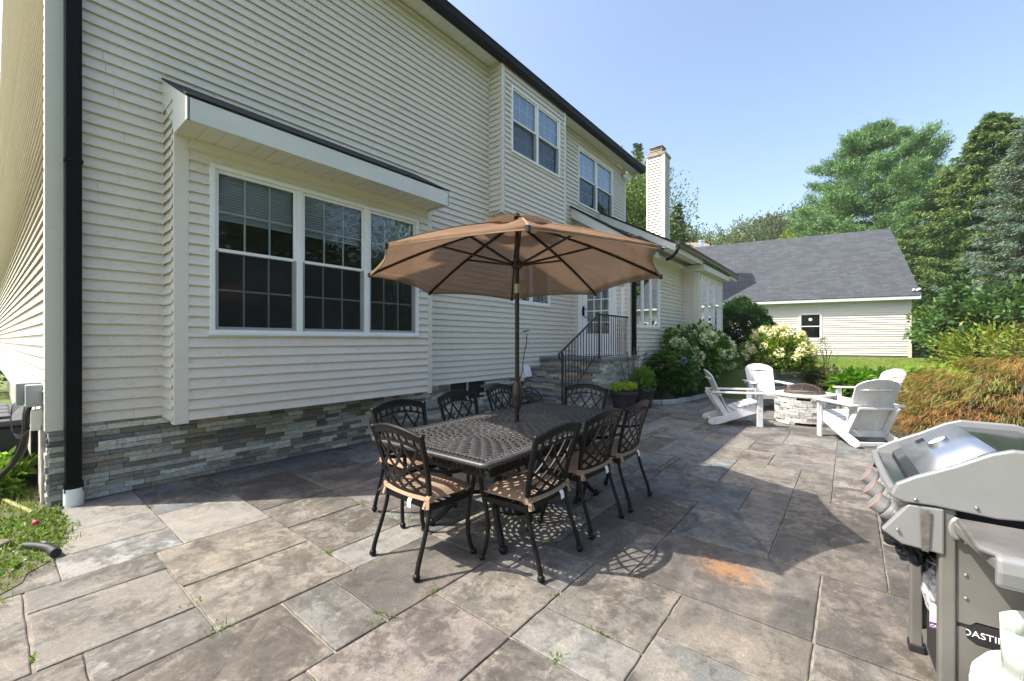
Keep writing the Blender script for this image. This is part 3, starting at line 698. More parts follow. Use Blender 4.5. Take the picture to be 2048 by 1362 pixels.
for k in range(11):
    z = 3.75+k*.09; siding(s, (WX, YD), (1, 0), (0, -1), max(.05, 1.46-(z+.16-3.75)/.64), z, z+.09); siding(s, (WX, 10.6), (1, 0), (0, -1), max(.05, 1.9-(z+.1-3.75)/.55), z, z+.09)
s.box(-9, WG-.05, 17.3, 17.38, 0, 3.7); s.box(WX-3.6, WG-.03, 12.3, 17.38, 3.60, 3.63)
hb(s, 'wing_wall', M['siding'])
s = MB(); s.box(WG-.02, WG+.02, YD-.022, YD+.08, .60, 3.75); s.box(B2-.13, B2+.02, 13.087, 13.19, .74, 3.48); s.box(B2-.05, B2+.02, 15.92, 16.02, .74, 3.48); s.box(WG, WG+.02, 13.07, 13.087, .62, 3.7)
hb(s, 'corner_board', M['trim'], bevel=.004)
s = MB(); s.box(WG-.3, WG-.012, YD, 17.3, 0, .64); s.box(WG-.3, B2-.3, 13.13, 15.98, .66, .74); hb(s, 'foundation_core', M['concrete'])
s = MB()   # head fascia and little roof over the far bay
s.box(B2-.46, B2+.20, 13.0, 16.15, 3.5, 3.68); hb(s, 'bay_fascia', M['fascia'], bevel=.01)
s = MB(); roof_quad(s, (B2+.23, 12.97, 3.70), (B2+.23, 16.18, 3.70), (WG-.2, 16.18, 3.82), (WG-.2, 12.97, 3.82)); hb(s, 'bay_roof', M['dark_shingle'])
# lean-to roof A over the door, roof B beyond
EA, EB = -3.74, -3.34
def zA(x): return 3.72+(EA-x)*.64
def zB(x): return 3.86+(EB-x)*.55
s = MB(); roof_quad(s, (EA, 8.98, zA(EA)), (EA, 10.54, zA(EA)), (WX+.01, 10.54, zA(WX)), (WX+.01, 8.98, zA(WX)), .04)
roof_quad(s, (EB, 10.50, zB(EB)), (EB, 17.5, zB(EB)), (-8.9, 17.5, zB(-8.9)), (-8.9, 12.3, zB(-8.9))) ; roof_quad(s, (EB, 10.50, zB(EB)+.004), (EB, 12.3, zB(EB)+.004), (WX, 12.3, zB(WX)+.004), (WX, 10.5, zB(WX)+.004))
hb(s, 'wing_roof', M['dark_shingle'])
s = MB()
s.prism([(EA, zA(EA)-.05), (EA, zA(EA)-.24), (WX+.02, zA(WX)-.30), (WX+.02, zA(WX)-.05)], 'y', 9.0, 9.025)
s.prism([(EB, zB(EB)-.05), (EB, zB(EB)-.22), (WX+.02, zB(WX)-.26), (WX+.02, zB(WX)-.05)], 'y', 10.52, 10.545)
s.box(EA, EA-.02, 9.03, 10.5, zA(EA)-.22, zA(EA)-.05); s.box(EB-.02, EB, 10.55, 17.5, zB(EB)-.22, zB(EB)-.05)
s.box(WG, EA-.03, 9.03, 13.1, 3.60, 3.615); s.box(WG, EB-.03, 10.56, 17.5, 3.70, 3.715)
hb(s, 'rake_board', M['fascia'])
def gutter(x, y0, y1, z, m, d=.11, h=.11):
    s = MB(); s.prism([(x, z), (x+.07*d/.11, z), (x+d*.9, z+.04), (x+d, z+h), (x+d+.01, z+h+.01), (x, z+h+.01)], 'y', y0, y1); return hb(s, 'gutter', m)
gutter(EA+.0, 9.0, 13.1, 3.66, M['brown_metal'], .10, .09); gutter(EB+.0, 10.5, 17.55, 3.76, M['brown_metal'])
s = MB(); s.tube(smoothpath([(EB+.05, 10.53, 3.80), (EB+.05, 10.50, 3.66), (EB-.05, 10.44, 3.50), (EB-.2, 10.44, 3.44)]), .04, 8); hb(s, 'downspout_elbow', M['black_metal'], smooth=True)
downspout(WG+.03, 9.32, 1.10, 3.66, .10, .07, False)
# chimney
chy, chx = 20.3, -7.0
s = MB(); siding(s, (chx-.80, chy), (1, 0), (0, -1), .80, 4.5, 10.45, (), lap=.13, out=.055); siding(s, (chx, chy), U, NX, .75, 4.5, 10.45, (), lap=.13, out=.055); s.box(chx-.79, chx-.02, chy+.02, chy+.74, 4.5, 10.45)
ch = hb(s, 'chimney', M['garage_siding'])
s = MB(); s.box(chx-.06, chx+.065, chy-.065, chy+.08, 4.5, 10.4); s.box(chx-.83, chx-.74, chy-.065, chy+.06, 4.5, 10.4); s.box(chx-.03, chx+.03, chy+.68, chy+.77, 4.5, 10.4)
hb(s, 'chimney_trim', M['trim'], ch)
s = MB(); s.box(chx-.88, chx+.09, chy-.09, chy+.8, 10.4, 10.52); hb(s, 'chimney_cap', mat('tan_cap', (.36, .31, .23), .7, .2, 4), ch, bevel=.01)
s = MB()
for q in range(4): s.box(chx-.72, chx-.12, chy+.1, chy+.6, 10.53+q*.09, 10.58+q*.09)
s.box(chx-.75, chx-.09, chy+.05, chy+.65, 10.88, 10.91)
hb(s, 'flue_louver', mat('flue_metal', (.33, .25, .2), .6, .3, 4), ch)
# floodlight at the far soffit corner, outlet, hose spigot, dryer vent
s = MB(); s.sphere((WX+.10, 12.05, 6.42), .07); s.sphere((WX+.14, 12.2, 6.36), .065); s.tube([(WX+.02, 12.12, 6.5), (WX+.1, 12.12, 6.47)], .03); hb(s, 'floodlight', M['white'], smooth=True)
s = MB(); s.box(WX+.012, WX+.04, 8.70, 8.80, 1.385, 1.49); hb(s, 'outlet_cover', M['trim'], bevel=.005)
s = MB(); s.prism([(WX+.01, .66), (WX+.13, .66), (WX+.17, .70), (WX+.12, .86), (WX+.06, .93), (WX+.01, .93)], 'y', 6.98, 7.20); s.box(WX+.01, WX+.09, 6.99, 7.19, .60, .655)
hb(s, 'dryer_vent', M['white'], bevel=.008)
s = MB(); s.tube([(WX+.0, 7.10, 1.64), (WX+.08, 7.10, 1.64)], .014); s.tube([(WX+.08, 7.07, 1.65), (WX+.08, 7.13, 1.65)], .018); s.sphere((WX+.09, 7.06, 1.66), .022); s.sphere((WX+.09, 7.15, 1.66), .022)
sp = hb(s, 'spigot', M['screw'], smooth=True)
# door
s = MB(); s.box(-5.27, -5.16, YD-.035, YD+.02, 1.08, 3.22); s.box(-4.36, -4.25, YD-.035, YD+.02, 1.08, 3.22); s.box(-5.16, -4.36, YD-.035, YD+.02, 3.13, 3.22); s.box(-5.29, -4.23, YD-.10, YD+.02, 1.075, 1.105)
s.box(-4.14, -4.06, YD-.030, YD+.0, 1.12, 3.3)
df = hb(s, 'door', M['white'], bevel=.004); df['label'] = 'white glazed back door at the top of the steps'
s = MB(); a, b, z0_, z1_ = -5.155, -4.365, 1.115, 3.12
s.box(a, a+.12, YD-.012, YD+.012, z0_, z1_); s.box(b-.10, b, YD-.012, YD+.012, z0_, z1_); s.box(a+.12, b-.10, YD-.012, YD+.012, z0_, z0_+.50); s.box(a+.12, b-.10, YD-.012, YD+.012, z1_-.13, z1_)
hb(s, 'door_leaf', M['white'], df, bevel=.006)
s = MB()
for c in (1, 2): xx = a+.12+(b-.1-a-.12)*c/3; s.box(xx-.011, xx+.011, YD-.010, YD+.004, z0_+.5, z1_-.13)
for r_ in range(1, 5): zz = z0_+.5+(z1_-.13-z0_-.5)*r_/5; s.box(a+.12, b-.1, YD-.0105, YD+.0045, zz-.011, zz+.011)
hb(s, 'muntin', M['white'], df)
s = MB(); s.box(a+.12, b-.10, YD+.006, YD+.009, z0_+.5, z1_-.13); hb(s, 'pane', M['glass_clear'], df)
s = MB(); s.box(a, b, YD+.5, YD+.52, z0_, z1_); s.box(a-.02, a, YD+.02, YD+.5, z0_, z1_); s.box(b, b+.02, YD+.02, YD+.5, z0_, z1_); hb(s, 'dark_interior', M['room'], df)
s = MB(); s.tube(smoothpath([(a+.03, YD-.03, 2.08), (a+.03, YD-.07, 2.12), (a+.03, YD-.07, 2.22), (a+.03, YD-.03, 2.26)]), .012); s.box(a+.01, a+.055, YD-.03, YD-.012, 2.05, 2.29); hb(s, 'handle', M['black_metal'], df)
s = MB(); s.sphere((a+.10, YD-.05, 2.02), .028); s.sphere((a+.10, YD-.03, 2.22), .025); hb(s, 'door_knob', M['steel'], df, smooth=True)
s = MB(); s.box(-4.13, -4.07, YD-.06, YD-.03, 2.70, 2.86); hb(s, 'doorbell', mGrey, bevel=.006); s = MB(); s.box(-4.125, -4.075, YD-.065, YD-.03, 2.90, 2.95); hb(s, 'door_camera', M['black_metal'])
# ================================================================ steps and railing
st = empty('stone_steps', (WX, 7.7, 0), 0, 'stone veneered steps and landing leading up to the white back door', 'steps')
SO = Vector((WX, 7.7, 0))
def sbld(mb, name, m, parent=None, **kw):
    mb.v = [(x-SO.x, y-SO.y, z-SO.z) for x, y, z in mb.v]; return mb.build(name, m, parent or st, **kw)
XR = -3.92
lev = [(1.08, 7.70, 9.60), (.865, 7.38, 7.72), (.65, 7.06, 7.40), (.435, 6.74, 7.08), (.22, 6.42, 6.76)]
M['step_slab'] = mat('grey_step_slab', (.17, .19, .21), .6, .3, 5, 60, .4, .004, col2=(.09, .10, .115))
for i, (z, y0, y1) in enumerate(lev):
    s = MB()
    if i == 0: s.box(WX+.02, XR+.06, y0-.03, YD-.012, z-.05, z); s.box(WG+.025, XR+.06, YD-.012, 9.62, z-.05, z)
    else: s.box(WX+.02, XR+.05-.0*i, y0-.03, y1-.035, z-.045, z)
    sbld(s, 'tread', M['step_slab'], bevel=.006)
s = MB(); rc = [(.33,.29,.22), (.42,.40,.34), (.22,.22,.20), (.55,.50,.42), (.16,.15,.13), (.36,.27,.17), (.30,.31,.30)]
for i, (z, y0, y1) in enumerate(lev): ledger(s, lambda a, zz, o, y0=y0: (WX+.02+a, y0-o+.012, zz), XR-WX-.02, z-.215 if i < 4 else 0, z-.051 if i == 0 else z-.046, cols=rc, seed=20+i, out=.01)
for i, (z, y0, y1) in enumerate(lev):
    L = (9.55-7.70) if i == 0 else .32
    ledger(s, lambda a, zz, o, y0=y0: (XR-.012+o, y0+a, zz), L, 0, z-.051, cols=[(.46,.45,.42), (.36,.36,.34), (.55,.53,.49), (.27,.27,.26), (.50,.46,.40)], seed=40+i, hmin=.04, hmax=.07)
sbld(s, 'stone_veneer', M['ledger'])
s = MB()
for (z, y0, y1) in lev: s.box(WX+.03, XR-.014, y0+.014, min(y1, YD-.03), 0, z-.052)
s.box(WG+.03, XR-.014, 9.0, 9.54, 0, 1.02)
sbld(s, 'step_core', M['concrete'])
# railing: newel, two posts, sloping and level runs
M['iron'] = mat('black_iron', (.018, .022, .028), .45, .2, 20)
rx = XR-.06
P0 = Vector((rx, 6.30, 1.24)); P1 = Vector((rx, 7.74, 1.98)); P2 = Vector((rx, 9.28, 1.98))
s = MB(); s.tube(smoothpath([(rx, 6.36, 1.13), (rx, 6.26, 1.14), (rx, 6.25, 1.22), P0, P0+(P1-P0)*.5, P1-Vector((0, .02, .005)), P1, P1+Vector((0, .05, 0)), P2], 4), .019, 8)
rl = sbld(s, 'railing', M['iron'], smooth=True); rl['label'] = 'black iron handrail with thin vertical bars'
s = MB(); s.obox((rx, 6.36, .30), (rx, 7.60, 1.13), .022, .012); s.obox((rx, 7.60, 1.13), (rx, 9.28, 1.13), .022, .012); sbld(s, 'bottom_rail', M['iron'], rl)
for p, zt in (((rx, 6.36, 0), 1.24), ((rx, 7.76, 1.08), 1.98)):
    s = MB(); s.box(p[0]-.016, p[0]+.016, p[1]-.016, p[1]+.016, p[2], zt); s.lathe([(.04, 0), (.04, .02), (.022, .05), (.017, .06)], 12, p); sbld(s, 'post', M['iron'], rl)
y = 6.47
while y < 9.25:
    t = (y-6.30)/(7.74-6.30); zt = 1.24+.74*t if y < 7.74 else 1.98; zb = .30+.83*(y-6.36)/1.24 if y < 7.60 else 1.13
    if abs(y-7.76) > .03: s = MB(); s.box(rx-.0065, rx+.0065, y-.0065, y+.0065, zb, zt-.01); sbld(s, 'baluster', M['iron'], rl)
    y += .108

# ================================================================ cast aluminium dining chair
RP = [(.2375, -.235, .02), (.2345, -.215, .10), (.229, -.165, .24), (.226, -.130, .36), (.227, -.122, .44), (.236, -.140, .58), (.250, -.175, .72), (.262, -.215, .855)]
def rear(z):
    for a, b in zip(RP[:-1], RP[1:]):
        if z <= b[2]: t = max(0, (z-a[2])/(b[2]-a[2])); return (a[0]+(b[0]-a[0])*t, a[1]+(b[1]-a[1])*t)
    return RP[-1][:2]
def bp(u, z):        # point on the back panel; u in -1..1
    x, y = rear(min(z, .855)); 
    if z > .855: y -= (z-.855)*.3
    return Vector((u*x, y-.028*(1-u*u), z))
def make_chair():
    t = empty('patio_chair')
    for sx in (-1, 1):
        pts = smoothpath([(sx*x, y, z) for x, y, z in RP], 3); k = len(pts)
        s = MB(); s.tube(pts, [.0165-.003*math.sin(i/(k-1)*math.pi) for i in range(k)], 8); s.sphere((sx*.2375, -.235, .022), .024, 10, 6); s.sphere((sx*.263, -.217, .865), .021, 10, 6)
        s.build('leg', M['cast'], t, smooth=True)
        s = MB(); s.tube(smoothpath([(sx*.258, .215, .605), (sx*.262, .232, .56), (sx*.252, .225, .46), (sx*.243, .190, .30), (sx*.250, .185, .14), (sx*.265, .215, .02)], 4), .0155, 8); s.sphere((sx*.265, .217, .022), .023, 10, 6)
        s.build('leg', M['cast'], t, smooth=True)
        s = MB(); s.tube(smoothpath([(sx*.242, -.158, .655), (sx*.262, -.09, .632), (sx*.283, .0, .610), (sx*.288, .10, .605), (sx*.278, .185, .625), (sx*.262, .225, .622), (sx*.258, .222, .59)], 5), .0125, 8)
        s.build('armrest', M['cast'], t, smooth=True)
    s = MB(); z = .405
    s.obox((-.225, -.12, z), (.225, -.12, z), .022, .035); s.obox((-.243, .20, z), (.243, .20, z), .022, .035)
    for sx in (-1, 1): s.obox((sx*.226, -.13, z), (sx*.245, .21, z), .022, .035)
    for q in range(1, 6): s.obox((-.23, -.12+q*.053, z+.008), (.23, -.12+q*.053, z+.008), .018, .008)
    s.build('seat_frame', M['cast'], t, bevel=.004)
    # back panel
    nr = lambda p: Vector((.10*p[0], 1, .22)); s = MB()
    top = lambda u: .862+.052*(1-u*u)
    us = [-1+2*i/20 for i in range(21)]
    for i in range(20):   # wide arched crest
        a, b = us[i], us[i+1]; s.ribbon([bp(a, top(a)-.022), bp(b, top(b)-.022)], nr(bp(a, .8)), .044, .012)
    s.tube([bp(u, top(u)) for u in us], .011, 6)
    lo = lambda u: .765+.050*(1-u*u)
    s.ribbon([bp(u, lo(u)) for u in us], nr, .014, .010)
    n = 8
    for i in range(n):    # scroll rings between crest and lower arch
        u = -1+2*(i+.5)/n; zc = (top(u)-.044+lo(u))/2; r_ = .5*(top(u)-.044-lo(u)); cc = bp(u, zc); sg = 1 if i < n/2 else -1
        ring = [bp(u+sg*(r_*1.0*math.cos(a))/.25, zc+r_*math.sin(a)) for a in [R(60+30*q) for q in range(10)]]
        s.ribbon(ring, nr, .009, .009); s.sphere(ring[-1], .008, 6, 4); s.ribbon([bp(u+.115, zc-r_), bp(u+.125, zc), bp(u+.115, zc+r_)], nr, .009, .008)
    zb = .475
    s.ribbon([bp(u, zb) for u in us[1:-1]], nr, .022, .012)
    H = .80-zb
    for sg in (-1, 1):    # two families of curved lattice bars
        for c in (-1.05, -.50, .05, .60, 1.12):
            pts = []
            for q in range(25):
                f = q/24; u = sg*(c-.78+1.56*f+ .30*math.sin(f*math.pi)); z = zb+H*f
                ok = -.97 < u < .97 and z < lo(u)
                if ok: pts.append(bp(u, z))
                elif len(pts) > 1: break
                else: pts = []
            if len(pts) > 2: s.ribbon(pts, nr, .0165, .008)
    for sx in (-1, 1): s.ribbon([bp(sx*.93, zb+(top(.93)-.04-zb)*q/8) for q in range(9)], nr, .014, .010)
    s.build('backrest', M['cast'], t, smooth=False)
    # cushion
    cm = MB(); nx_, ny_ = 14, 12; prof = []
    def cp(i, j, top_):
        a = -1+2*i/nx_; b = -1+2*j/ny_; hw = .243+.010*b; x = a*hw*(1-.02*b*b); y = .035+b*.185
        e = max(abs(a), abs(b)); puff = (1-max(0, (abs(a)-.72)/.28)**2.2)*(1-max(0, (abs(b)-.72)/.28)**2.2)
        y += -.02*(1-a*a) if b < -.6 else 0
        return (x, y, .460+.034*puff*(1 if top_ else -1.05))
    for tp in (1, 0):
        k = len(cm.v)
        for j in range(ny_+1):
            for i in range(nx_+1): cm.v.append(cp(i, j, tp))
        for j in range(ny_):
            for i in range(nx_):
                cm.f.append([k+j*(nx_+1)+i, k+j*(nx_+1)+i+1, k+(j+1)*(nx_+1)+i+1, k+(j+1)*(nx_+1)+i]); cm.c.append((1, 1, 1)); cm.uv.append(None)
    cu = cm.build('cushion', M['cushion'], t, smooth='all')
    pm_ = MB(); ring = [cp(i, 0, 0)[:2] for i in range(nx_+1)]+[cp(nx_, j, 0)[:2] for j in range(1, ny_+1)]+[cp(i, ny_, 0)[:2] for i in range(nx_-1, -1, -1)]+[cp(0, j, 0)[:2] for j in range(ny_-1, -1, -1)]
    pm_.tube([(x*1.005, .035+(y-.035)*1.005, .456) for x, y in ring], .006, 6, cap=False); pm_.build('piping', M['tie'], cu, smooth='all')
    for sx in (-1, 1):
        s = MB(); z = .462; x, y = rear(z); s.tube([(sx*(x-.018), y, z), (sx*(x+.018), y+.0, z)], .023, 8); s.obox((sx*(x+.004), y-.022, z), (sx*(x+.035), y-.05, z-.045), .022, .004); s.obox((sx*(x-.01), y-.022, z), (sx*(x-.012), y-.045, z-.055), .020, .004)
        s.build('tie_strap', M['tie'], cu)
    s = MB(); s.ribbon([(.09, -.172, .448), (.092, -.183, .43), (.095, -.186, .395)], (0, 1, .2), .038, .002); s.build('care_tag', M['tag'], cu)
    return t
ch0 = make_chair()
spots = [(-2.27, 1.85, -.02, 'dining chair at the near short end of the table with a sunlit seat cushion'),
         (-1.685, 2.305, R(91), 'dining chair nearest the viewer on the grill side of the table with dappled cushion'),
         (-1.700, 3.00, R(88), 'middle dining chair on the grill side of the table with a hanging white tag'),
         (-1.690, 3.62, R(92), 'dining chair on the grill side of the table farthest from the viewer'),
         (-2.905, 2.275, R(-92), 'dining chair on the house side of the table nearest the big bay window'),
         (-3.02, 3.10, R(-90), 'middle dining chair on the house side of the table'),
         (-3.08, 3.88, R(-84), 'dining chair on the house side of the table behind the umbrella pole'),
         (-2.47, 4.31, R(188), 'dining chair at the far short end of the table facing the viewer by the steps')]
for i, (x, y, a, lb) in enumerate(spots):
    o = ch0 if i == 0 else copy_tree(ch0)
    o.location = (x, y, 0); o.rotation_euler = (0, 0, a); tag(o, lb, 'chair', 'cast metal dining chairs round the patio table')

# ================================================================ dining table with pierced top
TC = (-2.215, 2.875); TW, TL, TH = 1.16, 2.22, .74
tb = empty('dining_table', (TC[0], TC[1], 0), R(1.0), 'long dark cast metal patio table with a pierced patterned top', 'table')
def pierced(w, l, res, fn, z0, z1, cr=.06):
    nx_, ny_ = int(w/res), int(l/res); xs = (np.arange(nx_)+.5)/nx_*w-w/2; ys = (np.arange(ny_)+.5)/ny_*l-l/2
    Xg, Yg = np.meshgrid(xs, ys, indexing='ij'); solid = fn(Xg, Yg)
    ex = np.maximum(np.abs(Xg)-(w/2-cr), 0); ey = np.maximum(np.abs(Yg)-(l/2-cr), 0); solid &= np.hypot(ex, ey) < cr
    vid = lambda i, j: i*(ny_+1)+j
    gx = np.arange(nx_+1)/nx_*w-w/2; gy = np.arange(ny_+1)/ny_*l-l/2
    A, B = np.meshgrid(gx, gy, indexing='ij'); top = np.stack([A.ravel(), B.ravel(), np.full(A.size, z1)], 1); bot = top.copy(); bot[:, 2] = z0; n0 = len(top)
    I, J = np.nonzero(solid); f = [np.stack([vid(I, J), vid(I+1, J), vid(I+1, J+1), vid(I, J+1)], 1), n0+np.stack([vid(I, J+1), vid(I+1, J+1), vid(I+1, J), vid(I, J)], 1)]
    pad = np.pad(solid, 1)
    for di, dj, (a, b) in ((-1, 0, ((0, 0), (0, 1))), (1, 0, ((1, 1), (1, 0))), (0, -1, ((1, 0), (0, 0))), (0, 1, ((0, 1), (1, 1)))):
        m_ = solid & ~pad[1+di:1+di+nx_, 1+dj:1+dj+ny_]; I, J = np.nonzero(m_)
        va = vid(I+a[0], J+a[1]); vb = vid(I+b[0], J+b[1]); f.append(np.stack([va, vb, vb+n0, va+n0], 1))
    V = np.concatenate([top, bot]); F = np.concatenate(f); used = np.unique(F); re = np.full(len(V), -1); re[used] = np.arange(len(used))
    return V[used], re[F]
def npmesh(name, V, F, m, parent=None, cols=None, smooth=False, k=4):
    me = bpy.data.meshes.new(name); nf = len(F); me.vertices.add(len(V)); me.vertices.foreach_set('co', np.ascontiguousarray(V, np.float32).ravel())
    me.loops.add(nf*k); me.loops.foreach_set('vertex_index', np.ascontiguousarray(F, np.int32).ravel())
    me.polygons.add(nf); me.polygons.foreach_set('loop_start', np.arange(nf, dtype=np.int32)*k); 
    me.update(calc_edges=True)
    if cols is not None:
        a = me.color_attributes.new('Col', 'FLOAT_COLOR', 'CORNER'); arr = np.ones((nf*k, 4), np.float32); arr[:, :3] = np.repeat(cols, k, axis=0); a.data.foreach_set('color', arr.ravel())
    if smooth: me.polygons.foreach_set('use_smooth', np.ones(nf, bool))
    me.materials.append(m); me.validate(); o = bpy.data.objects.new(name, me); C.objects.link(o)
    if parent: o.parent = parent
    return o
def ttop(X, Y):
    ax, ay = np.abs(X), np.abs(Y); s = np.zeros(X.shape, bool)
    w2, l2 = TW/2, TL/2
    s |= (ax > w2-.035) | (ay > l2-.035)                        # rim
    rimd = np.minimum(w2-ax, l2-ay)
    s |= (rimd > .095) & (rimd < .108)                          # inner frame line
    # chain border
    q = np.where((w2-ax) < (l2-ay), Y, X); ph = q/.036*np.pi
    zone = (rimd > .03) & (rimd < .10); t = (rimd-.065)/.03
    s |= zone & (np.abs(np.abs(t)-np.abs(np.cos(ph))) < .26)
    inner = rimd > .10
    # three medallions with elliptical ring ribs and petal slots
    yc = np.where(ay < .33, 0, np.sign(Y)*.62); dy = Y-yc
    r = np.hypot(X/1.0, dy/1.0); th = np.arctan2(dy, X)
    ringk = (r/.047) % 1; band = np.floor(r/.047)
    npet = np.maximum(6, np.floor(band*3.6+5)); pt = (th/(2*np.pi)*npet+.5*(band % 2)+ .55*ringk) % 1
    hole = (np.hypot((ringk-.60)/.27, (pt-.60)/.33) < 1.0)
    hole &= r > .05
    hole |= (r > .025) & (r < .04)
    sep = (np.abs(X) < .008) | (np.abs(ay-.33) < .012)
    s |= inner & (~hole | sep)
    s |= (r < .05) & inner & (np.abs(dy) < 5) & (yc == 0)       # solid boss round the pole
    return s
V, F = pierced(TW-.03, TL-.03, .0042, ttop, TH-.012, TH-.004, .05)
npmesh('tabletop', V, F, M['tabletop'], tb)
def rrect(w, l, r, n=6):
    out = []
    for cx, cy, a0 in ((w/2-r, l/2-r, 0), (-w/2+r, l/2-r, 90), (-w/2+r, -l/2+r, 180), (w/2-r, -l/2+r, 270)):
        for i in range(n+1): a = R(a0+90*i/n); out.append((cx+r*math.cos(a), cy+r*math.sin(a)))
    return out
s = MB(); rr = rrect(TW, TL, .06); prof = [(-.028, TH-.003), (-.012, TH+.001), (0, TH-.006), (.003, TH-.018), (-.003, TH-.030), (-.014, TH-.033), (-.028, TH-.02)]
k = len(rr)
def offs(i, d):
    x, y = rr[i]; cx = max(-TW/2+.06, min(TW/2-.06, x)); cy = max(-TL/2+.06, min(TL/2-.06, y)); v = Vector((x-cx, y-cy)); v = v.normalized() if v.length > 0 else Vector((0, 0)); return (x+v.x*d, y+v.y*d)
for d, z in prof:
    for i in range(k): x, y = offs(i, d); s.v.append((x, y, z))
for a in range(len(prof)):
    b = (a+1) % len(prof)
    for i in range(k): s.f.append([a*k+i, a*k+(i+1) % k, b*k+(i+1) % k, b*k+i]); s.c.append((1, 1, 1)); s.uv.append(None)
s.build('table_rim', M['tabletop'], tb, smooth='all')
def apron(X, Y):
    t = (X/.05) % 1; yy = (Y+.06)/.12
    e = np.hypot((t-.5)/.36, (yy-.5)/.40); s_ = e > 1; s_ |= np.abs(t-.5) < .06
    return s_ | (yy > .93) | (yy < .08)
for (L_, px_, py_, rot) in ((1.86, TW/2-.13, 0, 90), (1.86, -TW/2+.13, 0, 90), (.86, 0, TL/2-.15, 0), (.86, 0, -TL/2+.15, 0)):
    V, F = pierced(L_, .12, .005, apron, -.004, .004, .002); a = R(rot)
    V2 = np.stack([V[:, 0]*math.cos(a)-V[:, 2]*math.sin(a)+px_, V[:, 0]*math.sin(a)+V[:, 2]*math.cos(a)+py_, V[:, 1]+TH-.085], 1)
    npmesh('apron', V2, F, M['cast'], tb)
for sx in (-1, 1):
    for sy in (-1, 1):
        s = MB(); x, y = sx*(TW/2-.26), sy*(TL/2-.42)
        s.tube(smoothpath([(x, y, TH-.03), (x*1.0, y*1.0, .56), (x*.72, y*.90, .36), (x*.66, y*.86, .22), (x*.95, y*.94, .08), (x*1.12, y*1.0, .02)], 5), [.036-.0007*i for i in range(26)], 8); s.sphere((x*1.13, y*1.0, .025), .032, 10, 6)
        s.build('leg', M['cast'], tb, smooth=True)
s = MB()
for sx in (-1, 1): s.tube([(sx*(TW/2-.26)*.66, -(TL/2-.42)*.86, .26), (0, -.25, .22), (0, .25, .22), (sx*(TW/2-.26)*.66, (TL/2-.42)*.86, .26)], .016, 8)
s.build('stretcher', M['cast'], tb, smooth=True)

# ================================================================ umbrella
UC = Vector((-2.300, 2.925, 0))
um = empty('patio_umbrella', UC, 0, 'large brown market umbrella standing through the patio table', 'umbrella')
r0 = -.856; RIM = 1.29; ZR = 2.036; TX, TY = .04, -.046; ZAP = 2.505
def rimp(k): a = r0+k*math.pi/4; return Vector((RIM*math.cos(a), RIM*math.sin(a), ZR+TX*RIM*math.cos(a)+TY*RIM*math.sin(a)))
AP = Vector((0, 0, ZAP))
def canopy(u, t, inner=.0):
    """u: position round 0..8, t: 0 hub .. 1 rim"""
    k = int(u) % 8; f = u-int(u); A, B = rimp(k), rimp(k+1); p = A.lerp(B, f)
    mid = 4*f*(1-f); p = p-Vector((p.x, p.y, 0)).normalized()*(.055*mid*t*t); q = AP.lerp(p, t)
    q.z += .035*math.sin(t*math.pi)*(1-.55*mid)-.028*mid*t*(1-t)*2 + .022*mid*t**6
    return q
s = MB(); nu, ntt = 8*8, 12
for j in range(ntt+1):
    t = .16+.84*j/ntt
    for i in range(nu): s.v.append(tuple(canopy(i/8, t)+Vector((0, 0, .0012*math.sin(i*2.1+j*1.7)))))
for j in range(ntt):
    for i in range(nu): s.f.append([j*nu+i, j*nu+(i+1) % nu, (j+1)*nu+(i+1) % nu, (j+1)*nu+i]); s.c.append((1, 1, 1)); s.uv.append(None)
# corner pockets / short turned hem
k0 = len(s.v)
for i in range(nu):
    p = canopy(i/8, 1.0); s.v.append((p.x*.996, p.y*.996, p.z-.022))
for i in range(nu): s.f.append([ntt*nu+i, ntt*nu+(i+1) % nu, k0+(i+1) % nu, k0+i]); s.c.append((1, 1, 1)); s.uv.append(None)
cno = s.build('canopy', M['canopy'], um, smooth='all')
s = MB(); s.tube([canopy(i/8 % 8, 1.0)-Vector((0, 0, .022)) for i in range(nu)]+[canopy(0, 1.0)-Vector((0, 0, .022))], .0045, 5, cap=False)
for k in range(8): s.ribbon([canopy(k+.001, .16+.84*q/10)+Vector((0, 0, .003)) for q in range(11)], Vector((0, 0, 1)), .016, .003)
s.build('seam_binding', M['tie'], cno)
s = MB(); n8 = 32
for j in range(5):
    t = j/4
    for i in range(n8):
        a = r0+2*math.pi*i/n8; lift = .035*abs(math.sin(4*(a-r0)))*t; r_ = .34*t*(1-.04*abs(math.sin(4*(a-r0)))); z = 2.555-.118*t+lift*.35
        s.v.append((r_*math.cos(a)+1e-4, r_*math.sin(a), z+(TX*r_*math.cos(a)+TY*r_*math.sin(a))))
for j in range(4):
    for i in range(n8): s.f.append([j*n8+i, j*n8+(i+1) % n8, (j+1)*n8+(i+1) % n8, (j+1)*n8+i]); s.c.append((1, 1, 1)); s.uv.append(None)
s.build('vent_cap', M['canopy'], um, smooth='all')
s = MB(); s.lathe([(.03, 2.53), (.028, 2.565), (.012, 2.58), (.0, 2.585)], 12); s.build('finial', M['bronze_pole'], um, smooth=True)
HL = Vector((0, 0, 2.12))
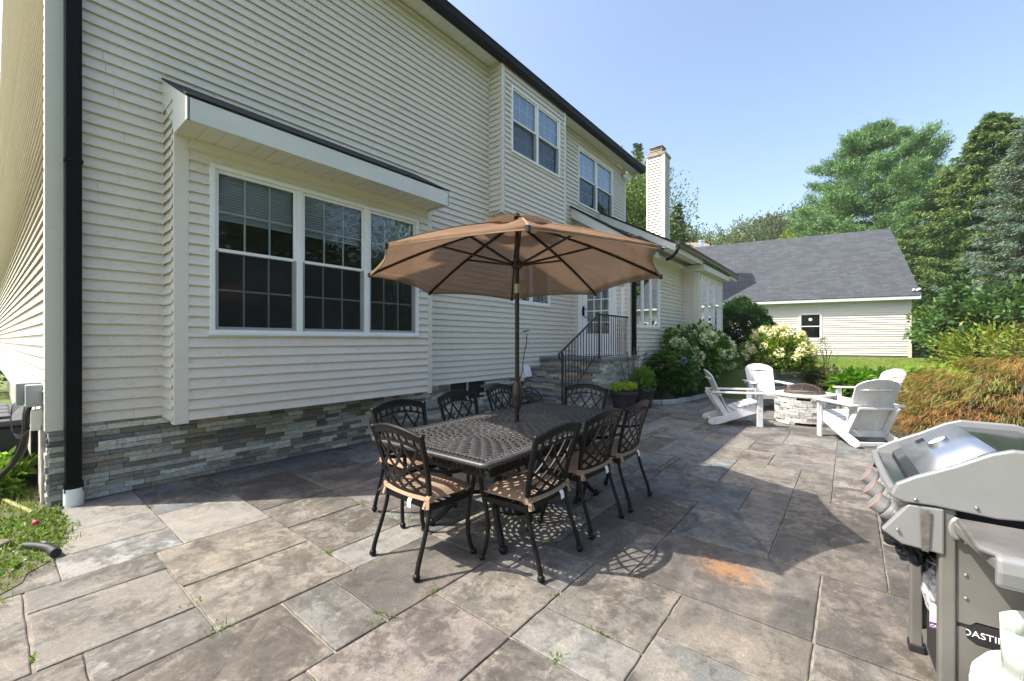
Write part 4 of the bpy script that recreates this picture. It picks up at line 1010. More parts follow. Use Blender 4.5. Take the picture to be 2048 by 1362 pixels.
for k in range(8):
    A = rimp(k); d = Vector((A.x, A.y, 0)).normalized(); p0 = AP+d*.04-Vector((0, 0, .02)); s = MB(); pts = []
    for q in range(9): t = .03+.97*q/8; p = AP.lerp(A, t); p.z += .035*math.sin(t*math.pi)-.016; pts.append(p)
    s.ribbon(pts, Vector((0, 0, 1)), .014, .020); s.box(A.x-.012, A.x+.012, A.y-.012, A.y+.012, A.z-.035, A.z+.002)
    rb = s.build('rib', M['bronze_pole'], um)
    mid = pts[4]; s = MB(); s.obox(HL+d*.04, mid-Vector((0, 0, .005)), .013, .018); s.build('strut', M['bronze_pole'], rb)
s = MB(); s.lathe([(.019, 2.08), (.045, 2.09), (.05, 2.12), (.045, 2.15), (.022, 2.165), (.022, 2.08)], 16); s.lathe([(.02, 2.44), (.05, 2.46), (.05, 2.50), (.02, 2.52)], 16); s.build('hub', M['bronze_pole'], um, smooth=True)
s = MB(); s.tube([(0, 0, .08), (0, 0, 2.55)], .0195, 16); s.build('pole', M['bronze_pole'], um, smooth=True)
s = MB(); s.tube([(0, 0, 1.87), (0, 0, 1.95)], .0235, 16); s.build('tilt_joint', mat('brushed_collar', (.35, .29, .22), .4, .1, 9, metal=.6), um, smooth=True)
s = MB(); s.lathe([(.02, .84), (.034, .86), (.038, .90), (.042, .94), (.042, 1.03), (.036, 1.05), (.028, 1.07), (.02, 1.09)], 16); s.build('crank_housing', mat('dark_brown_plastic', (.035, .018, .012), .45, .1, 9), um, smooth=True)
s = MB(); s.obox((.02, -.05, .97), (.05, -.09, .93), .012, .012); s.build('crank_handle', M['bronze_pole'], um)
s = MB(); s.lathe([(.24, 0), (.25, .02), (.23, .05), (.10, .075), (.035, .11), (.03, .30), (.02, .31)], 28); s.build('umbrella_base', M['cast'], um, smooth=True)

# ================================================================ fire pit
FP = Vector((-.645, 9.10, 0)); FR = .445; FH = .52
fp = empty('fire_pit', FP, 0, 'round grey stacked-stone fire pit under a rusty spark screen', 'fire pit')
s = MB(); pale = [(.50,.50,.49), (.40,.40,.39), (.58,.57,.55), (.34,.34,.34), (.54,.48,.44), (.46,.46,.45), (.60,.60,.58)]
ventang = math.atan2(-FP.y, -FP.x)
def cyl(r): return lambda a, z, o: ((r+o*.8)*math.cos(a/r), (r+o*.8)*math.sin(a/r), z)
vl = (ventang % (2*math.pi))*FR
ledger(s, cyl(FR), 2*math.pi*FR, 0, FH-.05, holes=[(vl-.07, vl+.07, .40, .46), (vl-.09, vl+.09, 0, .035)], hmin=.026, hmax=.058, cols=pale, seed=9, out=.012, lmin=.07, lmax=.20)
s.build('stone_ring', M['fieldstone'], fp)
s = MB(); s.lathe([(.33, 0), (FR-.02, 0), (FR-.02, FH-.05), (.33, FH-.05), (.33, 0)], 48); s.build('pit_core', M['dark'], fp)
s = MB(); s.lathe([(.32, FH-.05), (FR+.01, FH-.05), (FR+.018, FH-.035), (FR+.012, FH), (.335, FH), (.32, FH-.01), (.32, FH-.05)], 48); s.build('cap_ring', mat('pale_cap_stone', (.62, .61, .58), .8, .12, 9, 50, .6, .006), fp, smooth=True)
s = MB(); dn = 12; s.lathe([(.305*math.cos(R(90*i/dn)), FH+.005+.15*math.sin(R(90*i/dn))) for i in range(dn+1)], 40); sc_ = s.build('spark_screen', M['firemesh'], fp, smooth='all')
s = MB()
for k in range(3):
    a = R(25+60*k); s.tube([((.308*math.cos(R(q*10)))*math.cos(a), (.308*math.cos(R(q*10)))*math.sin(a), FH+.008+.152*math.sin(R(q*10))) for q in range(19)], .005, 6)
s.tube([(.307*math.cos(R(q*10)), .307*math.sin(R(q*10)), FH+.008) for q in range(37)], .008, 6); s.sphere((0, 0, FH+.165), .012); s.build('screen_frame', M['rust'], sc_, smooth=True)

# ================================================================ adirondack chairs (face +y)
def make_adk():
    t = empty('adirondack_chair'); m = M['hdpe']
    for sx in (-1, 1):
        s = MB(); s.box(sx*.315-.016, sx*.315+.016, .29, .38, 0, .552); s.build('leg', m, t, bevel=.005)
        s = MB(); pts = [(.355, .37), (.355, .25), (-.30, .01), (-.40, .0), (-.455, .03), (-.45, .075), (-.42, .10), (-.34, .125), (-.20, .17), (.0, .27), (.20, .345), (.32, .385)]
        s.prism(pts[::-1], 'x', sx*.275-.016, sx*.275+.016); s.build('side_rail', m, t, bevel=.006)
        s = MB(); poly = [(sx*.24, -.40), (sx*.335, -.40), (sx*.375, .0), (sx*.395, .30), (sx*.385, .40), (sx*.34, .425), (sx*.28, .41), (sx*.255, .30), (sx*.25, .0)]
        if sx < 0: poly = poly[::-1]
        s.prism(poly, 'z', .553, .578); s.build('armrest', m, t, bevel=.006)
        s = MB(); s.prism([(.30, .55), (.30, .40), (.36, .55)][::-1], 'x', sx*.345-.010, sx*.345+.010); s.obox((sx*.245, -.155, .17), (sx*.245, -.385, .55), .085, .026, up=(1, 0, 0)); s.build('bracket', m, t, bevel=.003)
        s = MB()
        for (y, z) in ((.335, .35), (.335, .28), (-.36, .06), (.325, .50)): s.tube([(sx*.330, y, z), (sx*.336, y, z)], .008, 8)
        s.build('bolt', M['screw'], t)
    def rail_top(y): 
        P_ = [(-.2, .17), (.0, .27), (.20, .345), (.32, .385)]
        for a, b in zip(P_[:-1], P_[1:]):
            if y <= b[0]: return a[1]+(b[1]-a[1])*(y-a[0])/(b[0]-a[0])
        return P_[-1][1]
    for i in range(6):
        y = -.13+i*.085; z = rail_top(y)+.010; y2 = y+.078; z2 = rail_top(y2)+.010; s = MB(); s.obox((0-.292, (y+y2)/2, (z+z2)/2), (.292, (y+y2)/2, (z+z2)/2), .078, .018, up=Vector((0, -(z2-z), y2-y))); s.build('seat_slat', m, t, bevel=.004)
    s = MB(); s.prism([(.355, .39), (.385, .375), (.395, .33), (.385, .25), (.365, .25)][::-1], 'x', -.292, .292); s.build('seat_slat', m, t, bevel=.004)
    # four fanned back boards
    y0_, z0_, y1_, z1_ = -.12, .17, -.46, .94; L_ = math.hypot(y1_-y0_, z1_-z0_); dy, dz = (y1_-y0_)/L_, (z1_-z0_)/L_
    for i in range(4):
        a, b = -.5+i*.25, -.5+(i+1)*.25; g = .004
        wid = lambda f: .50+.08*f
        topf = lambda u: L_*(.80+.20*math.sqrt(max(0, 1-(u/.5)**2*.92)))
        front = []; n = 6
        pl = [(wid(0)*a+g, 0), (wid(0)*b-g, 0)]
        for q in range(n+1):
            u = b-(b-a)*q/n; h = topf(u); pl.append((wid(h/L_)*u+(-g if q == 0 else g if q == n else 0), h))
        vs = []
        for off in (0, .018):
            for x, h in pl: cur = .035*(2*x/.54)**2; vs.append((x, y0_+dy*h-dz*(off)+cur*1.0, z0_+dz*h+dy*off))
        k = len(pl); s = MB(); s.add(vs, [list(range(k)), [k+q for q in range(k)][::-1]]+[(q, k+q, k+(q+1) % k, (q+1) % k) for q in range(k)]); s.build('back_slat', m, t, bevel=.003)
    def cross(h, hw, name, d=.05, th=.028):
        s = MB(); n = 12; yb = y0_+dy*h-dz*.018; zb_ = z0_+dz*h; poly = []
        for q in range(n+1): x = -hw+2*hw*q/n; poly.append((x, yb+.035*(2*x/.54)**2-.004))
        poly += [(hw, yb-d*.4+.035), (hw*.6, yb-d), (-hw*.6, yb-d), (-hw, yb-d*.4+.035)]
        s.prism(poly, 'z', zb_-th/2, zb_+th/2); s.build(name, m, t, bevel=.004)
    cross(.40*L_*1.15, .33, 'back_rail', .075); cross(.80*L_, .24, 'back_rail', .02, .02)
    s = MB(); s.box(-.258, .258, -.395, -.365, .03, .075); s.build('stretcher', m, t, bevel=.004); s = MB(); s.box(-.258, .258, -.16, -.135, .10, .19); s.build('stretcher', m, t, bevel=.004)
    return t
a0 = make_adk()
for i, (x, y, a, lb) in enumerate([(.075, 7.82, R(32.8), 'white slatted garden armchair seen from behind, nearest the grill'), (-1.62, 8.22, R(-66), 'white slatted garden armchair left of the fire pit, seen from its side'),
                   (-1.42, 10.38, R(208), 'white slatted garden armchair behind the fire pit in front of the yellow hydrangea'), (.27, 10.02, R(122), 'white slatted garden armchair at the back right of the fire pit beside green leaves')]):
    o = a0 if i == 0 else copy_tree(a0)
    o.location = (x, y, 0); o.rotation_euler = (0, 0, a); tag(o, lb, 'chair', 'white garden armchairs round the fire pit')

# ================================================================ gas grill: local frame, front towards -x
GR = empty('gas_grill', (.265, 2.43, 0), R(2.5), 'grey gas barbecue grill with closed steel lid and three knobs', 'grill')
M['gr_grey'] = mat('warm_grey_paint', (.135, .13, .12), .45, .08, 6, 80, .05)
M['gr_light'] = mat('light_grey_cast', (.24, .245, .25), .36, .03, 9, 260, .10, .0008, metal=.25)
M['gr_lid'] = mat('smoked_steel_lid', (.20, .215, .235), .16, .12, 3, metal=.9)
M['gr_panel'] = mat('brushed_sky_tint_panel', (.50, .54, .60), .30, .08, 3, 300, .05, .001, metal=.85)  # panel colour made paler and bluer to stand in for reflected sky
M['gr_weather'] = mat('weathered_grey_plastic', (.13, .125, .125), .5, .2, 5, 90, .2, .002, col2=(.085, .08, .075))
W = .34     # half width along y
lp = [(-.165, .885), (-.150, .925), (-.10, .960), (.00, 1.015), (.085, 1.070), (.135, 1.090), (.30, 1.088), (.40, 1.05), (.44, .98), (.44, .90)]
s = MB()
inn = [(-.095, .915), (-.03, .965), (.075, 1.035), (.13, 1.062), (.30, 1.062), (.395, 1.03), (.425, .97), (.425, .88)]
k = len(inn)
for y in (-W+.02, W-.02): s.v += [(x, y, z) for x, z in inn]
for i in range(k-1): s.f.append([i, i+1, k+i+1, k+i]); s.c.append((1, 1, 1)); s.uv.append(None)
lid = s.build('lid', M['gr_lid'], GR, smooth=True, ang=50)
s = MB(); s.v = []
pan = [(-.07, .945), (-.005, .992), (.070, 1.044), (.115, 1.066)]
for y in (-W+.06, W-.05): s.v += [(x-.004, y, z+.006) for x, z in pan]
for i in range(3): s.f.append([i, i+1, 4+i+1, 4+i]); s.c.append((1, 1, 1)); s.uv.append(None)
s.build('lid_panel', M['gr_panel'], lid, solid=.006, smooth=True)
for sy in (-1, 1):
    y = sy*W; s = MB(); poly = lp+[(.44, .875), (.20, .868), (.10, .855), (-.05, .865), (-.125, .862), (-.160, .872)]
    s.prism(poly[::-1], 'y', min(y, y-sy*.028), max(y, y-sy*.028)); s.build('end_cap', M['gr_light'], lid, bevel=.007, seg=3)
s = MB(); s.tube([(-.158, -W+.01, .895), (-.162, -.15, .892), (-.162, .15, .892), (-.158, W-.01, .895)], .014, 10); s.build('handle', M['gr_light'], lid, smooth=True)
s = MB(); s.box(-.145, -.10, -W+.03, W-.03, .875, .90); s.build('handle_shade', M['steel'], lid)
s = MB(); s.prism([(-.095, .915), (-.098, .862), (.42, .862), (.42, .88), (-.08, .88)], 'y', -W+.03, W-.03); s.build('lid_rim', M['dark'], lid)
s = MB(); th_ = Vector((-.57, 0, .82)); c0 = Vector((.03, .04, 1.012)); s.tube([c0, c0+th_*.026], .036, 28); s.tube([c0+th_*.026, c0+th_*.028], .030, 28); tmo = s.build('thermometer', M['steel'], lid, smooth=True)
s = MB(); s.tube([c0+th_*.0281, c0+th_*.0285], .029, 24); s.build('dial', mat('dial_face', (.7, .7, .68), .4, .02), tmo)
s = MB(); c1 = Vector((-.01, .20, .992)); s.obox(c1-Vector((0, .035, 0))+th_*.004, c1+Vector((0, .035, 0))+th_*.004, .045, .006, up=th_); s.build('badge', M['steel'], lid, bevel=.002)
s = MB(); s.obox(c1-Vector((0, .026, 0))+th_*.008, c1+Vector((0, .026, 0))+th_*.008, .030, .003, up=th_); s.build('badge_plate', M['dark'], lid)
# firebox and control panel
s = MB(); s.prism([(-.06, .862), (.42, .862), (.38, .70), (.0, .70)], 'y', -W+.05, W-.05); s.build('firebox', M['dark'], GR)
cpoly = [(-.115, .850), (-.185, .745), (-.130, .712), (-.03, .705), (-.03, .856)]
s = MB(); s.prism(cpoly[::-1], 'y', -W+.03, W-.03); cp_ = s.build('control_panel', M['steel'], GR, bevel=.004)
for sy in (-1, 1):
    s = MB(); y = sy*(W-.005); s.prism([(-.118, .856), (-.192, .745), (-.135, .706), (-.025, .698), (-.025, .86)][::-1], 'y', min(y, y-sy*.026), max(y, y-sy*.026)); s.build('panel_end', M['gr_light'], cp_, bevel=.006)
s = MB(); y = -(W+.0005); s.prism([(-.088, .845), (-.060, .848), (-.066, .70), (-.084, .702)], 'y', y-.003, y); s.build('weather_stripe', mat('mildew_stripe', (.06, .055, .05), .9, .4, 60, 120, .4, .002, col2=(.14, .13, .12)), cp_)
s = MB(); [s.sphere((q[0], -W-.003, q[1]), .006, 8, 4) for q in ((-.10, .88), (-.148, .76), (.30, .90), (.05, .885))]; s.build('screw', M['screw'], cp_)
kd = Vector((-.83, 0, .555))
for y in (-.20, 0, .20):
    c = Vector((-.158, y, .782)); s = MB(); s.tube([c, c+kd*.012], .040, 24); s.tube([c+kd*.012, c+kd*.022, c+kd*.050, c+kd*.054], [.030, .036, .037, .034], 24); s.obox(c+kd*.056-Vector((.014, 0, .021)), c+kd*.056+Vector((.014, 0, .021)), .008, .008, up=kd); kn = s.build('knob', M['gr_light'], GR, bevel=.002)
    s = MB(); s.tube([c+kd*.0505, c+kd*.0530], .0372, 24); s.build('knob_marking', mat('red_ring', (.45, .12, .10), .5, .05) if y == -.2 else bpy.data.materials['red_ring'], kn)
s = MB(); s.tube([(-.12, .29, .83), (-.165, .29, .845)], .014, 12); s.build('igniter_button', M['dark'], GR)
# cart: four legs, side panels, shelf
for (x, y) in ((-.015, -.30), (-.015, .30), (.40, -.30), (.40, .30)):
    s = MB(); s.box(x-.022, x+.022, y-.026, y+.026, .02, .86); s.build('leg', M['gr_grey'], GR, bevel=.008, seg=3)
    s = MB(); s.box(x-.028, x+.028, y-.032, y+.032, 0, .035); s.build('foot', M['rubber'], GR, bevel=.006)
for y, sy in ((-.312, -1), (.312, 1)):
    s = MB(); t_ = .006
    # panel with a rounded slot left open
    s.prism([(.008,.08),(.378,.08),(.378,.80),(.008,.80),(.008,.47),(.04,.47),(.055,.485),(.30,.485),(.33,.465),(.335,.43),(.31,.405),(.06,.405),(.035,.42),(.03,.44),(.03,.455),(.008,.455)], 'y', y-t_/2, y+t_/2); s.build('side_panel', M['gr_grey'], GR)
    s = MB(); [s.sphere((q[0], y+sy*.004, q[1]), .006, 8, 4) for q in ((.03, .75), (.03, .64), (.03, .56), (.03, .2), (.22, .60), (-.015, .62))]; s.build('rivet', M['screw'], GR)
s = MB(); s.box(.0, .39, -.30, .30, .10, .115); s.build('bottom_shelf', M['gr_grey'], GR)
s = MB(); s.box(.36, .385, -.30, .30, .12, .70); s.build('back_panel', M['dark'], GR)
# side table on the near end
s = MB(); s.prism([(.0, -.345), (.36, -.345), (.36, -.60), (.33, -.625), (.04, -.625), (.0, -.585)][::-1], 'z', .822, .842)
stb = s.build('side_table', M['gr_weather'], GR, bevel=.008)
s = MB(); s.prism([(-.006, -.345), (.030, -.625), (.37, -.625), (.37, -.345)][::-1], 'z', .79, .823); s.build('table_tray', M['gr_grey'], stb, bevel=.006)
s = MB(); s.prism([(-.628, .845), (-.655, .838), (-.660, .80), (-.652, .755), (-.628, .75)], 'x', .026, .385); s.build('table_edge', M['gr_light'], stb, bevel=.010, seg=3)
s = MB(); s.lathe([(.0, .006), (.016, .006), (.020, .003), (.021, 0)], 20); o = s.build('hinge_cap', M['gr_light'], stb, smooth=True, loc=(.004, -.338, .80), rot=(R(90), 0, 0)); o.scale = (1, 1.9, 1)
s = MB(); s.prism([(.0, .345), (.36, .345), (.36, .66), (.0, .66)], 'z', .79, .842); s.build('side_table', M['gr_weather'], GR, bevel=.01)
# things stored in the cart
lb = empty('firewood_box', (.30, 2.36, .12), R(2.5), 'black cardboard box of roasting logs on the bottom shelf of the grill', 'box')
s = MB(); s.box(-.035, .26, -.24, .20, 0, .36); s.build('carton', mat('black_cardboard', (.015, .015, .018), .5, .1, 8), lb, bevel=.003)
s = MB(); s.box(.20, .26, -.246, -.241, .30, .36); s.build('teal_band', mat('teal_print', (.02, .28, .33), .5, .05), lb)
def text(body, size, m, parent, loc, rot, name='lettering', ext=.0006, align='LEFT'):
    cu_ = bpy.data.curves.new(name, 'FONT'); cu_.body = body; cu_.size = size; cu_.extrude = ext; cu_.align_x = align
    o = bpy.data.objects.new(name, cu_); C.objects.link(o); bpy.context.view_layer.update()
    me = bpy.data.meshes.new_from_object(o); bpy.data.objects.remove(o); o = bpy.data.objects.new(name, me); C.objects.link(o); me.materials.clear(); me.materials.append(m)
    o.parent = parent; o.location = loc; o.rotation_euler = rot; return o
M['print_white'] = mat('white_print', (.75, .75, .74), .5, .02); M['print_blue'] = mat('blue_print', (.02, .10, .30), .5, .05); M['purple'] = mat('purple_print', (.10, .03, .16), .5, .05)
text('ROASTING LOGS', .030, M['print_white'], lb, (-.030, -.2415, .312), (R(90), 0, 0))
# black grill cover bundled on the front shelf, paper sack below it
def crumple(name, c, r, m, seed, label=None, cat=None, amp=.28, fr=2.6, sub=3):
    import bmesh
    from mathutils import noise as NZ
    bm = bmesh.new(); bmesh.ops.create_icosphere(bm, subdivisions=sub+1, radius=1)
    for v in bm.verts:
        n_ = NZ.noise(Vector(v.co)*fr+Vector((seed, 0, 0))); n2 = NZ.noise(Vector(v.co)*fr*2.7+Vector((0, seed, 0))); v.co *= 1+amp*(abs(n_)*2-.6)+amp*.5*abs(n2)
        v.co = Vector((v.co.x*r[0], v.co.y*r[1], v.co.z*r[2]))
    me = bpy.data.meshes.new(name); bm.to_mesh(me); bm.free(); me.materials.append(m); o = bpy.data.objects.new(name, me); C.objects.link(o); o.location = c
    if label: tag(o, label, cat)
    return o
M['vinyl'] = mat('black_vinyl_cover', (.016, .018, .022), .42, .2, 8)
crumple('grill_cover', (.205, 2.44, .625), (.085, .20, .080), M['vinyl'], 3, 'crumpled black vinyl cover hanging out of the front of the grill', 'cover', .38, 1.5, 4)
pk = empty('charcoal_sack', (.225, 2.40, .36), R(2), 'white printed sack with a purple band sagging below the black cover', 'sack')
o = crumple('sack', (.045, -.03, .085), (.045, .09, .10), mat('white_plastic_sack', (.50, .50, .52), .35, .1, 30, col2=(.16, .18, .20)), 8, amp=.16, fr=1.8); o.parent = pk
s = MB(); s.box(.005, .075, -.140, -.137, -.01, .085); o = s.build('paper_label', M['print_white'], pk)
s = MB(); s.box(.005, .075, -.1425, -.1405, -.01, .014); s.build('purple_band', M['purple'], pk)
text('OUTDOOR', .016, M['print_white'], pk, (.006, -.1430, -.004), (R(90), 0, 0))
# propane tank beside the cart under the side table
tk = empty('propane_tank', (.445, 1.935, .07), R(0), 'white propane tank with blue label hanging under the side table of the grill', 'tank')
s = MB(); s.lathe([(.0, 0), (.10, .0), (.135, .02), (.153, .06), (.155, .10), (.155, .30), (.150, .345), (.125, .385), (.08, .41), (.04, .42), (.0, .422)], 36); s.build('body', mat('white_tank_paint', (.72, .71, .67), .4, .04, 5), tk, smooth=True)
s = MB(); a0_, a1_ = R(160), R(265)
def arc(r, z, aa, bb, n=20): return [(r*math.cos(aa+(bb-aa)*i/n), r*math.sin(aa+(bb-aa)*i/n), z) for i in range(n+1)]
def strip(z0, z1, r, aa, bb, n=20):
    q = MB(); A = arc(r, z0, aa, bb, n); B = arc(r, z1, aa, bb, n); q.add(A+B, [(i, i+1, n+2+i, n+1+i) for i in range(n)]); return q
s = strip(.10, .305, .1562, R(150), R(300)); s.build('label_band', M['print_white'], tk)
s = strip(.22, .305, .1566, R(150), R(215)); s.build('blue_print', M['print_blue'], tk); s = strip(.10, .12, .1566, R(150), R(300)); s.build('blue_print', M['print_blue'], tk)
s = strip(.285, .300, .1567, R(217), R(300)); s.build('blue_print', M['print_blue'], tk)
s = MB(); s.lathe([(.10, -.02), (.115, -.02), (.115, .02), (.10, .02)], 28); s.build('foot_ring', M['white'], tk, smooth=True)
q = MB(); n = 40
for i in range(n+1):
    a = R(-60+300*i/n-100); f = i/n; lowz = .40+.0; hz = .52+.03*math.sin(f*math.pi) if not (.38 < f < .62) else .55
    lz = lowz if (f < .12 or f > .88 or .42 < f < .58) else .47
    q.v += [(.098*math.cos(a), .098*math.sin(a), lz), (.102*math.cos(a), .102*math.sin(a), hz)]
for i in range(n): q.f.append([2*i, 2*i+2, 2*i+3, 2*i+1]); q.c.append((1, 1, 1)); q.uv.append(None)
q.build('collar', mat('pale_green_collar', (.55, .62, .58), .45, .05), tk, solid=.005, smooth='all')
s = MB(); s.tube([(0, 0, .41), (0, 0, .50)], .018, 12); s.tube([(0, 0, .50), (0, 0, .525)], .03, 12); s.tube([(0, 0, .47), (.07, 0, .47)], .014, 10); s.build('valve', M['steel'], tk, smooth=True)
cd = MB()
for q in range(5): cd.lathe([(.004, 0), (.013, .004), (.013, .010), (.004, .014)], 12, (.0, 0, -.022*q))
cd = cd.build('chime_string', mat('yellow_beads', (.55, .50, .03), .4, .05)); cd.location = (.455, 2.06, .60); tag(cd, 'string of small yellow discs hanging under the grill side table', 'cord')

# ================================================================ pots, hose, curb, reel
def pot(x, y, r, h, lbl):
    t = empty('flower_pot', (x, y, 0), 0, lbl, 'pot', 'dark round planters beside the steps')
    s = MB(); s.lathe([(.0, .0), (r*.62, 0), (r*.64, .02), (r*.80, h*.55), (r*.83, h*.55), (r*.83, h*.62), (r*.81, h*.62), (r*.90, h*.82), (r*.98, h*.84), (r*1.0, h*.9), (r*.99, h), (r*.92, h), (r*.88, h*.93), (0, h*.93)], 36); s.build('planter', mat('charcoal_planter', (.030, .026, .028), .6, .3, 10, 60, .3, .004) if 'charcoal_planter' not in bpy.data.materials else bpy.data.materials['charcoal_planter'], t, smooth=True)
    return t
pot1 = pot(-3.56, 7.98, .285, .44, 'dark planter with lime-green groundcover beside the stone steps'); pot2 = pot(-3.50, 8.85, .27, .45, 'dark planter with tall stems standing behind the lime-green one')
hs = empty('garden_hose', (-3.62, 9.86, 0), 0, 'coiled dark green garden hose hanging on its rack by the wing wall', 'hose')
s = MB(); rh = random.Random(3)
for k in range(9):
    w_, h_ = .17+.02*k+rh.uniform(-.01, .01), .26+.022*k; zc = .56-.018*k; pts = []
    for q in range(33): a = 2*math.pi*q/32; pts.append((w_*math.cos(a)*.82+.02*math.sin(k*2), w_*math.cos(a)*.56+.012*k-.05, zc+h_*(math.sin(a) if math.sin(a) > 0 else 1.25*math.sin(a))*.72))
    s.tube(pts, .0095, 6, cap=False)
s.build('coil', M['hose'], hs, smooth='all')
s = MB(); s.tube(smoothpath([(-.2, .0, .74), (-.16, .0, .86), (.0, 0, .90), (.16, 0, .86), (.2, 0, .74)]), .035, 8); s.box(-.02, .02, -.02, .06, 0, .86); s.build('hose_rack', M['black_metal'], hs)
s = MB(); s.tube(smoothpath([(WX+.10, 7.10, 1.60), (WX+.10, 7.08, 1.40), (WX+.08, 7.00, 1.05), (WX+.14, 6.88, .80), (WX+.2, 6.6, .5), (WX+.25, 6.2, .12), (WX+.4, 5.9, .02), (WX+.6, 6.1, .015)]), .0095, 8); h2 = s.build('water_hose', M['rubber'], None, smooth='all'); tag(h2, 'thin dark hose running down the siding from the brass tap', 'hose')
hr = empty('hose_reel', (-4.55, 6.05, 0), R(20), 'black hose reel standing against the house behind the dining chairs', 'hose reel')
for yy in (-.16, .16):
    s = MB()
    for rr_ in (.26, .20): s.tube([(rr_*math.cos(R(q*15)), yy, .32+rr_*math.sin(R(q*15))) for q in range(25)], .014, 8, cap=False)
    for q in range(3): a = R(60*q+15); s.tube([(.26*math.cos(a), yy, .32+.26*math.sin(a)), (-.26*math.cos(a), yy, .32-.26*math.sin(a))], .009, 6)
    s.build('side_wheel', M['rubber'], hr, smooth=True)
s = MB(); s.tube([(0, -.2, .32), (0, .2, .32)], .03, 10)
for q in range(7): s.tube([((.13)*math.cos(R(k*20)), -.13+q*.043, .32+.13*math.sin(R(k*20))) for k in range(19)], .02, 6, cap=False)
s.build('drum', M['rubber'], hr, smooth=True)
s = MB()
for yy in (-.19, .19): s.tube([(-.2, yy, .01), (0, yy, .32), (.2, yy, .01)], .012, 6)
s.build('stand', M['rubber'], hr, smooth=True)
# belgian block edging
cb = MB(); path = smoothpath([(-3.78, 9.68, 0), (-3.45, 9.60, 0), (-3.22, 9.85, 0), (-3.08, 10.5, 0), (-2.97, 11.3, 0), (-2.88, 12.5, 0), (-2.80, 14.0, 0), (-2.7, 15.5, 0)], 12); rs = random.Random(2)
acc = 0; last = path[0]; i = 1
cb_pts = [path[0]]
for p in path[1:]:
    if (p-cb_pts[-1]).length > .19: cb_pts.append(p)
for a, b in zip(cb_pts[:-1], cb_pts[1:]):
    d = (b-a).normalized(); h = rs.uniform(.075, .095); g = rs.uniform(.8, 1.1); cb.obox(a+d*.006+Vector((0, 0, h/2-.03)), b-d*.006+Vector((0, 0, h/2-.03)), rs.uniform(.10, .12), h+.06, col=(.42*g, .43*g, .44*g))
cbo = cb.build('stone_edging', M['fieldstone'], None, bevel=.012, seg=2); tag(cbo, 'curved edging of pale granite blocks round the flower bed', 'edging')
# retaining wall along the lawn
rw = MB(); a_ = D(11.5, 1540); b_ = D(11.6, 1905); L_ = (b_-a_).length; u_ = (b_-a_).normalized(); n_ = Vector((u_.y, -u_.x, 0))
ledger(rw, lambda a, z, o: (a_.x+u_.x*a+n_.x*o*2.2, a_.y+u_.y*a+n_.y*o*2.2, z), L_, -.03, .60, hmin=.05, hmax=.12, lmin=.18, lmax=.6, seed=12, out=.03, cols=[(.34,.34,.33), (.22,.22,.22), (.44,.43,.42), (.12,.12,.125), (.38,.36,.33)])
ledger(rw, lambda a, z, o: (a_.x+u_.x*a-n_.x*(.02+z), a_.y+u_.y*a-n_.y*(.02+z), .60+o*1.2), L_, .0, .42, hmin=.2, hmax=.24, lmin=.25, lmax=.7, seed=13, out=.02, cols=[(.45,.45,.44), (.36,.36,.36), (.52,.50,.48)])
q0 = a_-n_*.02; rw.add([(q0.x, q0.y, -.05), (q0.x+u_.x*L_, q0.y+u_.y*L_, -.05), (q0.x+u_.x*L_, q0.y+u_.y*L_, .58), (q0.x, q0.y, .58)], [(0, 1, 2, 3)], (.03, .03, .03))
o = rw.build('retaining_wall', M['fieldstone']); tag(o, 'low dry stone retaining wall holding up the lawn behind the fire pit', 'wall')

# ================================================================ left corner utilities
ub = empty('utility_boxes', (-5.62, .30, 0), 0, 'grey cable junction boxes on the gable wall beside the corner', 'utility box')
s = MB(); s.box(-.07, .07, -.11, -.01, .87, 1.06); s.build('junction_box', mGrey, ub, bevel=.006)
s = MB(); s.box(-.32, -.10, -.16, -.01, .88, 1.07); s.build('junction_box', mGrey, ub, bevel=.006)
s = MB(); s.box(-.02, .06, -.08, -.01, .66, .84); s.build('disconnect_box', M['trim'], ub, bevel=.005)
cbm = MB(); rs = random.Random(8)
for k in range(7): cbm.tube(smoothpath([(-.22+.035*k, -.07, .90), (-.20+.035*k, -.10, .80), (-.14-.01*k, -.12, .55-.02*k), (-.40, -.20-.02*k, .27-.02*k), (-.95, -.38, .14)]), .014+.004*(k % 3), 6)
for k in range(4): cbm.tube(smoothpath([(-.1, -.05, .95), (-.30+.05*k, -.18, .78+.03*k), (-.25+.08*k, -.16, .60), (.0, -.06, .72), (.04, -.05, .92)]), .003, 5)
cbo = cbm.build('cable_bundle', M['rubber'], ub, smooth='all')
hv = empty('heat_pump', (-7.22, -.32, 0), 0, 'black boxy outdoor unit standing by the gable wall', 'air conditioner')
s = MB(); s.box(-.9, .72, -.6, .56, .18, .60); s.build('housing', M['rubber'], hv, bevel=.04, seg=3); s = MB(); s.box(-.95, .76, -.63, .58, .60, .66); 
for q in range(4): s.box(-.8+q*.36, -.5+q*.36, -.5, .45, .66, .69)
s.build('lid', mat('charcoal_lid', (.07, .075, .085), .45, .1, 5), hv, bevel=.015)
s = MB(); s.box(-.9, .70, -.6, .54, .0, .18); s.build('plinth', M['concrete'], hv)
s = MB(); s.tube(smoothpath([(-4.50, .15, .015), (-4.40, .20, .025), (-4.28, .25, .03), (-4.20, .265, .03)]), .024, 12); s.tube([(-4.22, .262, .03), (-4.14, .275, .03)], .029, 14); o = s.build('drain_hose_end', M['rubber'], None, smooth=True); tag(o, 'short black corrugated drain pipe end lying on the slab edge', 'pipe')
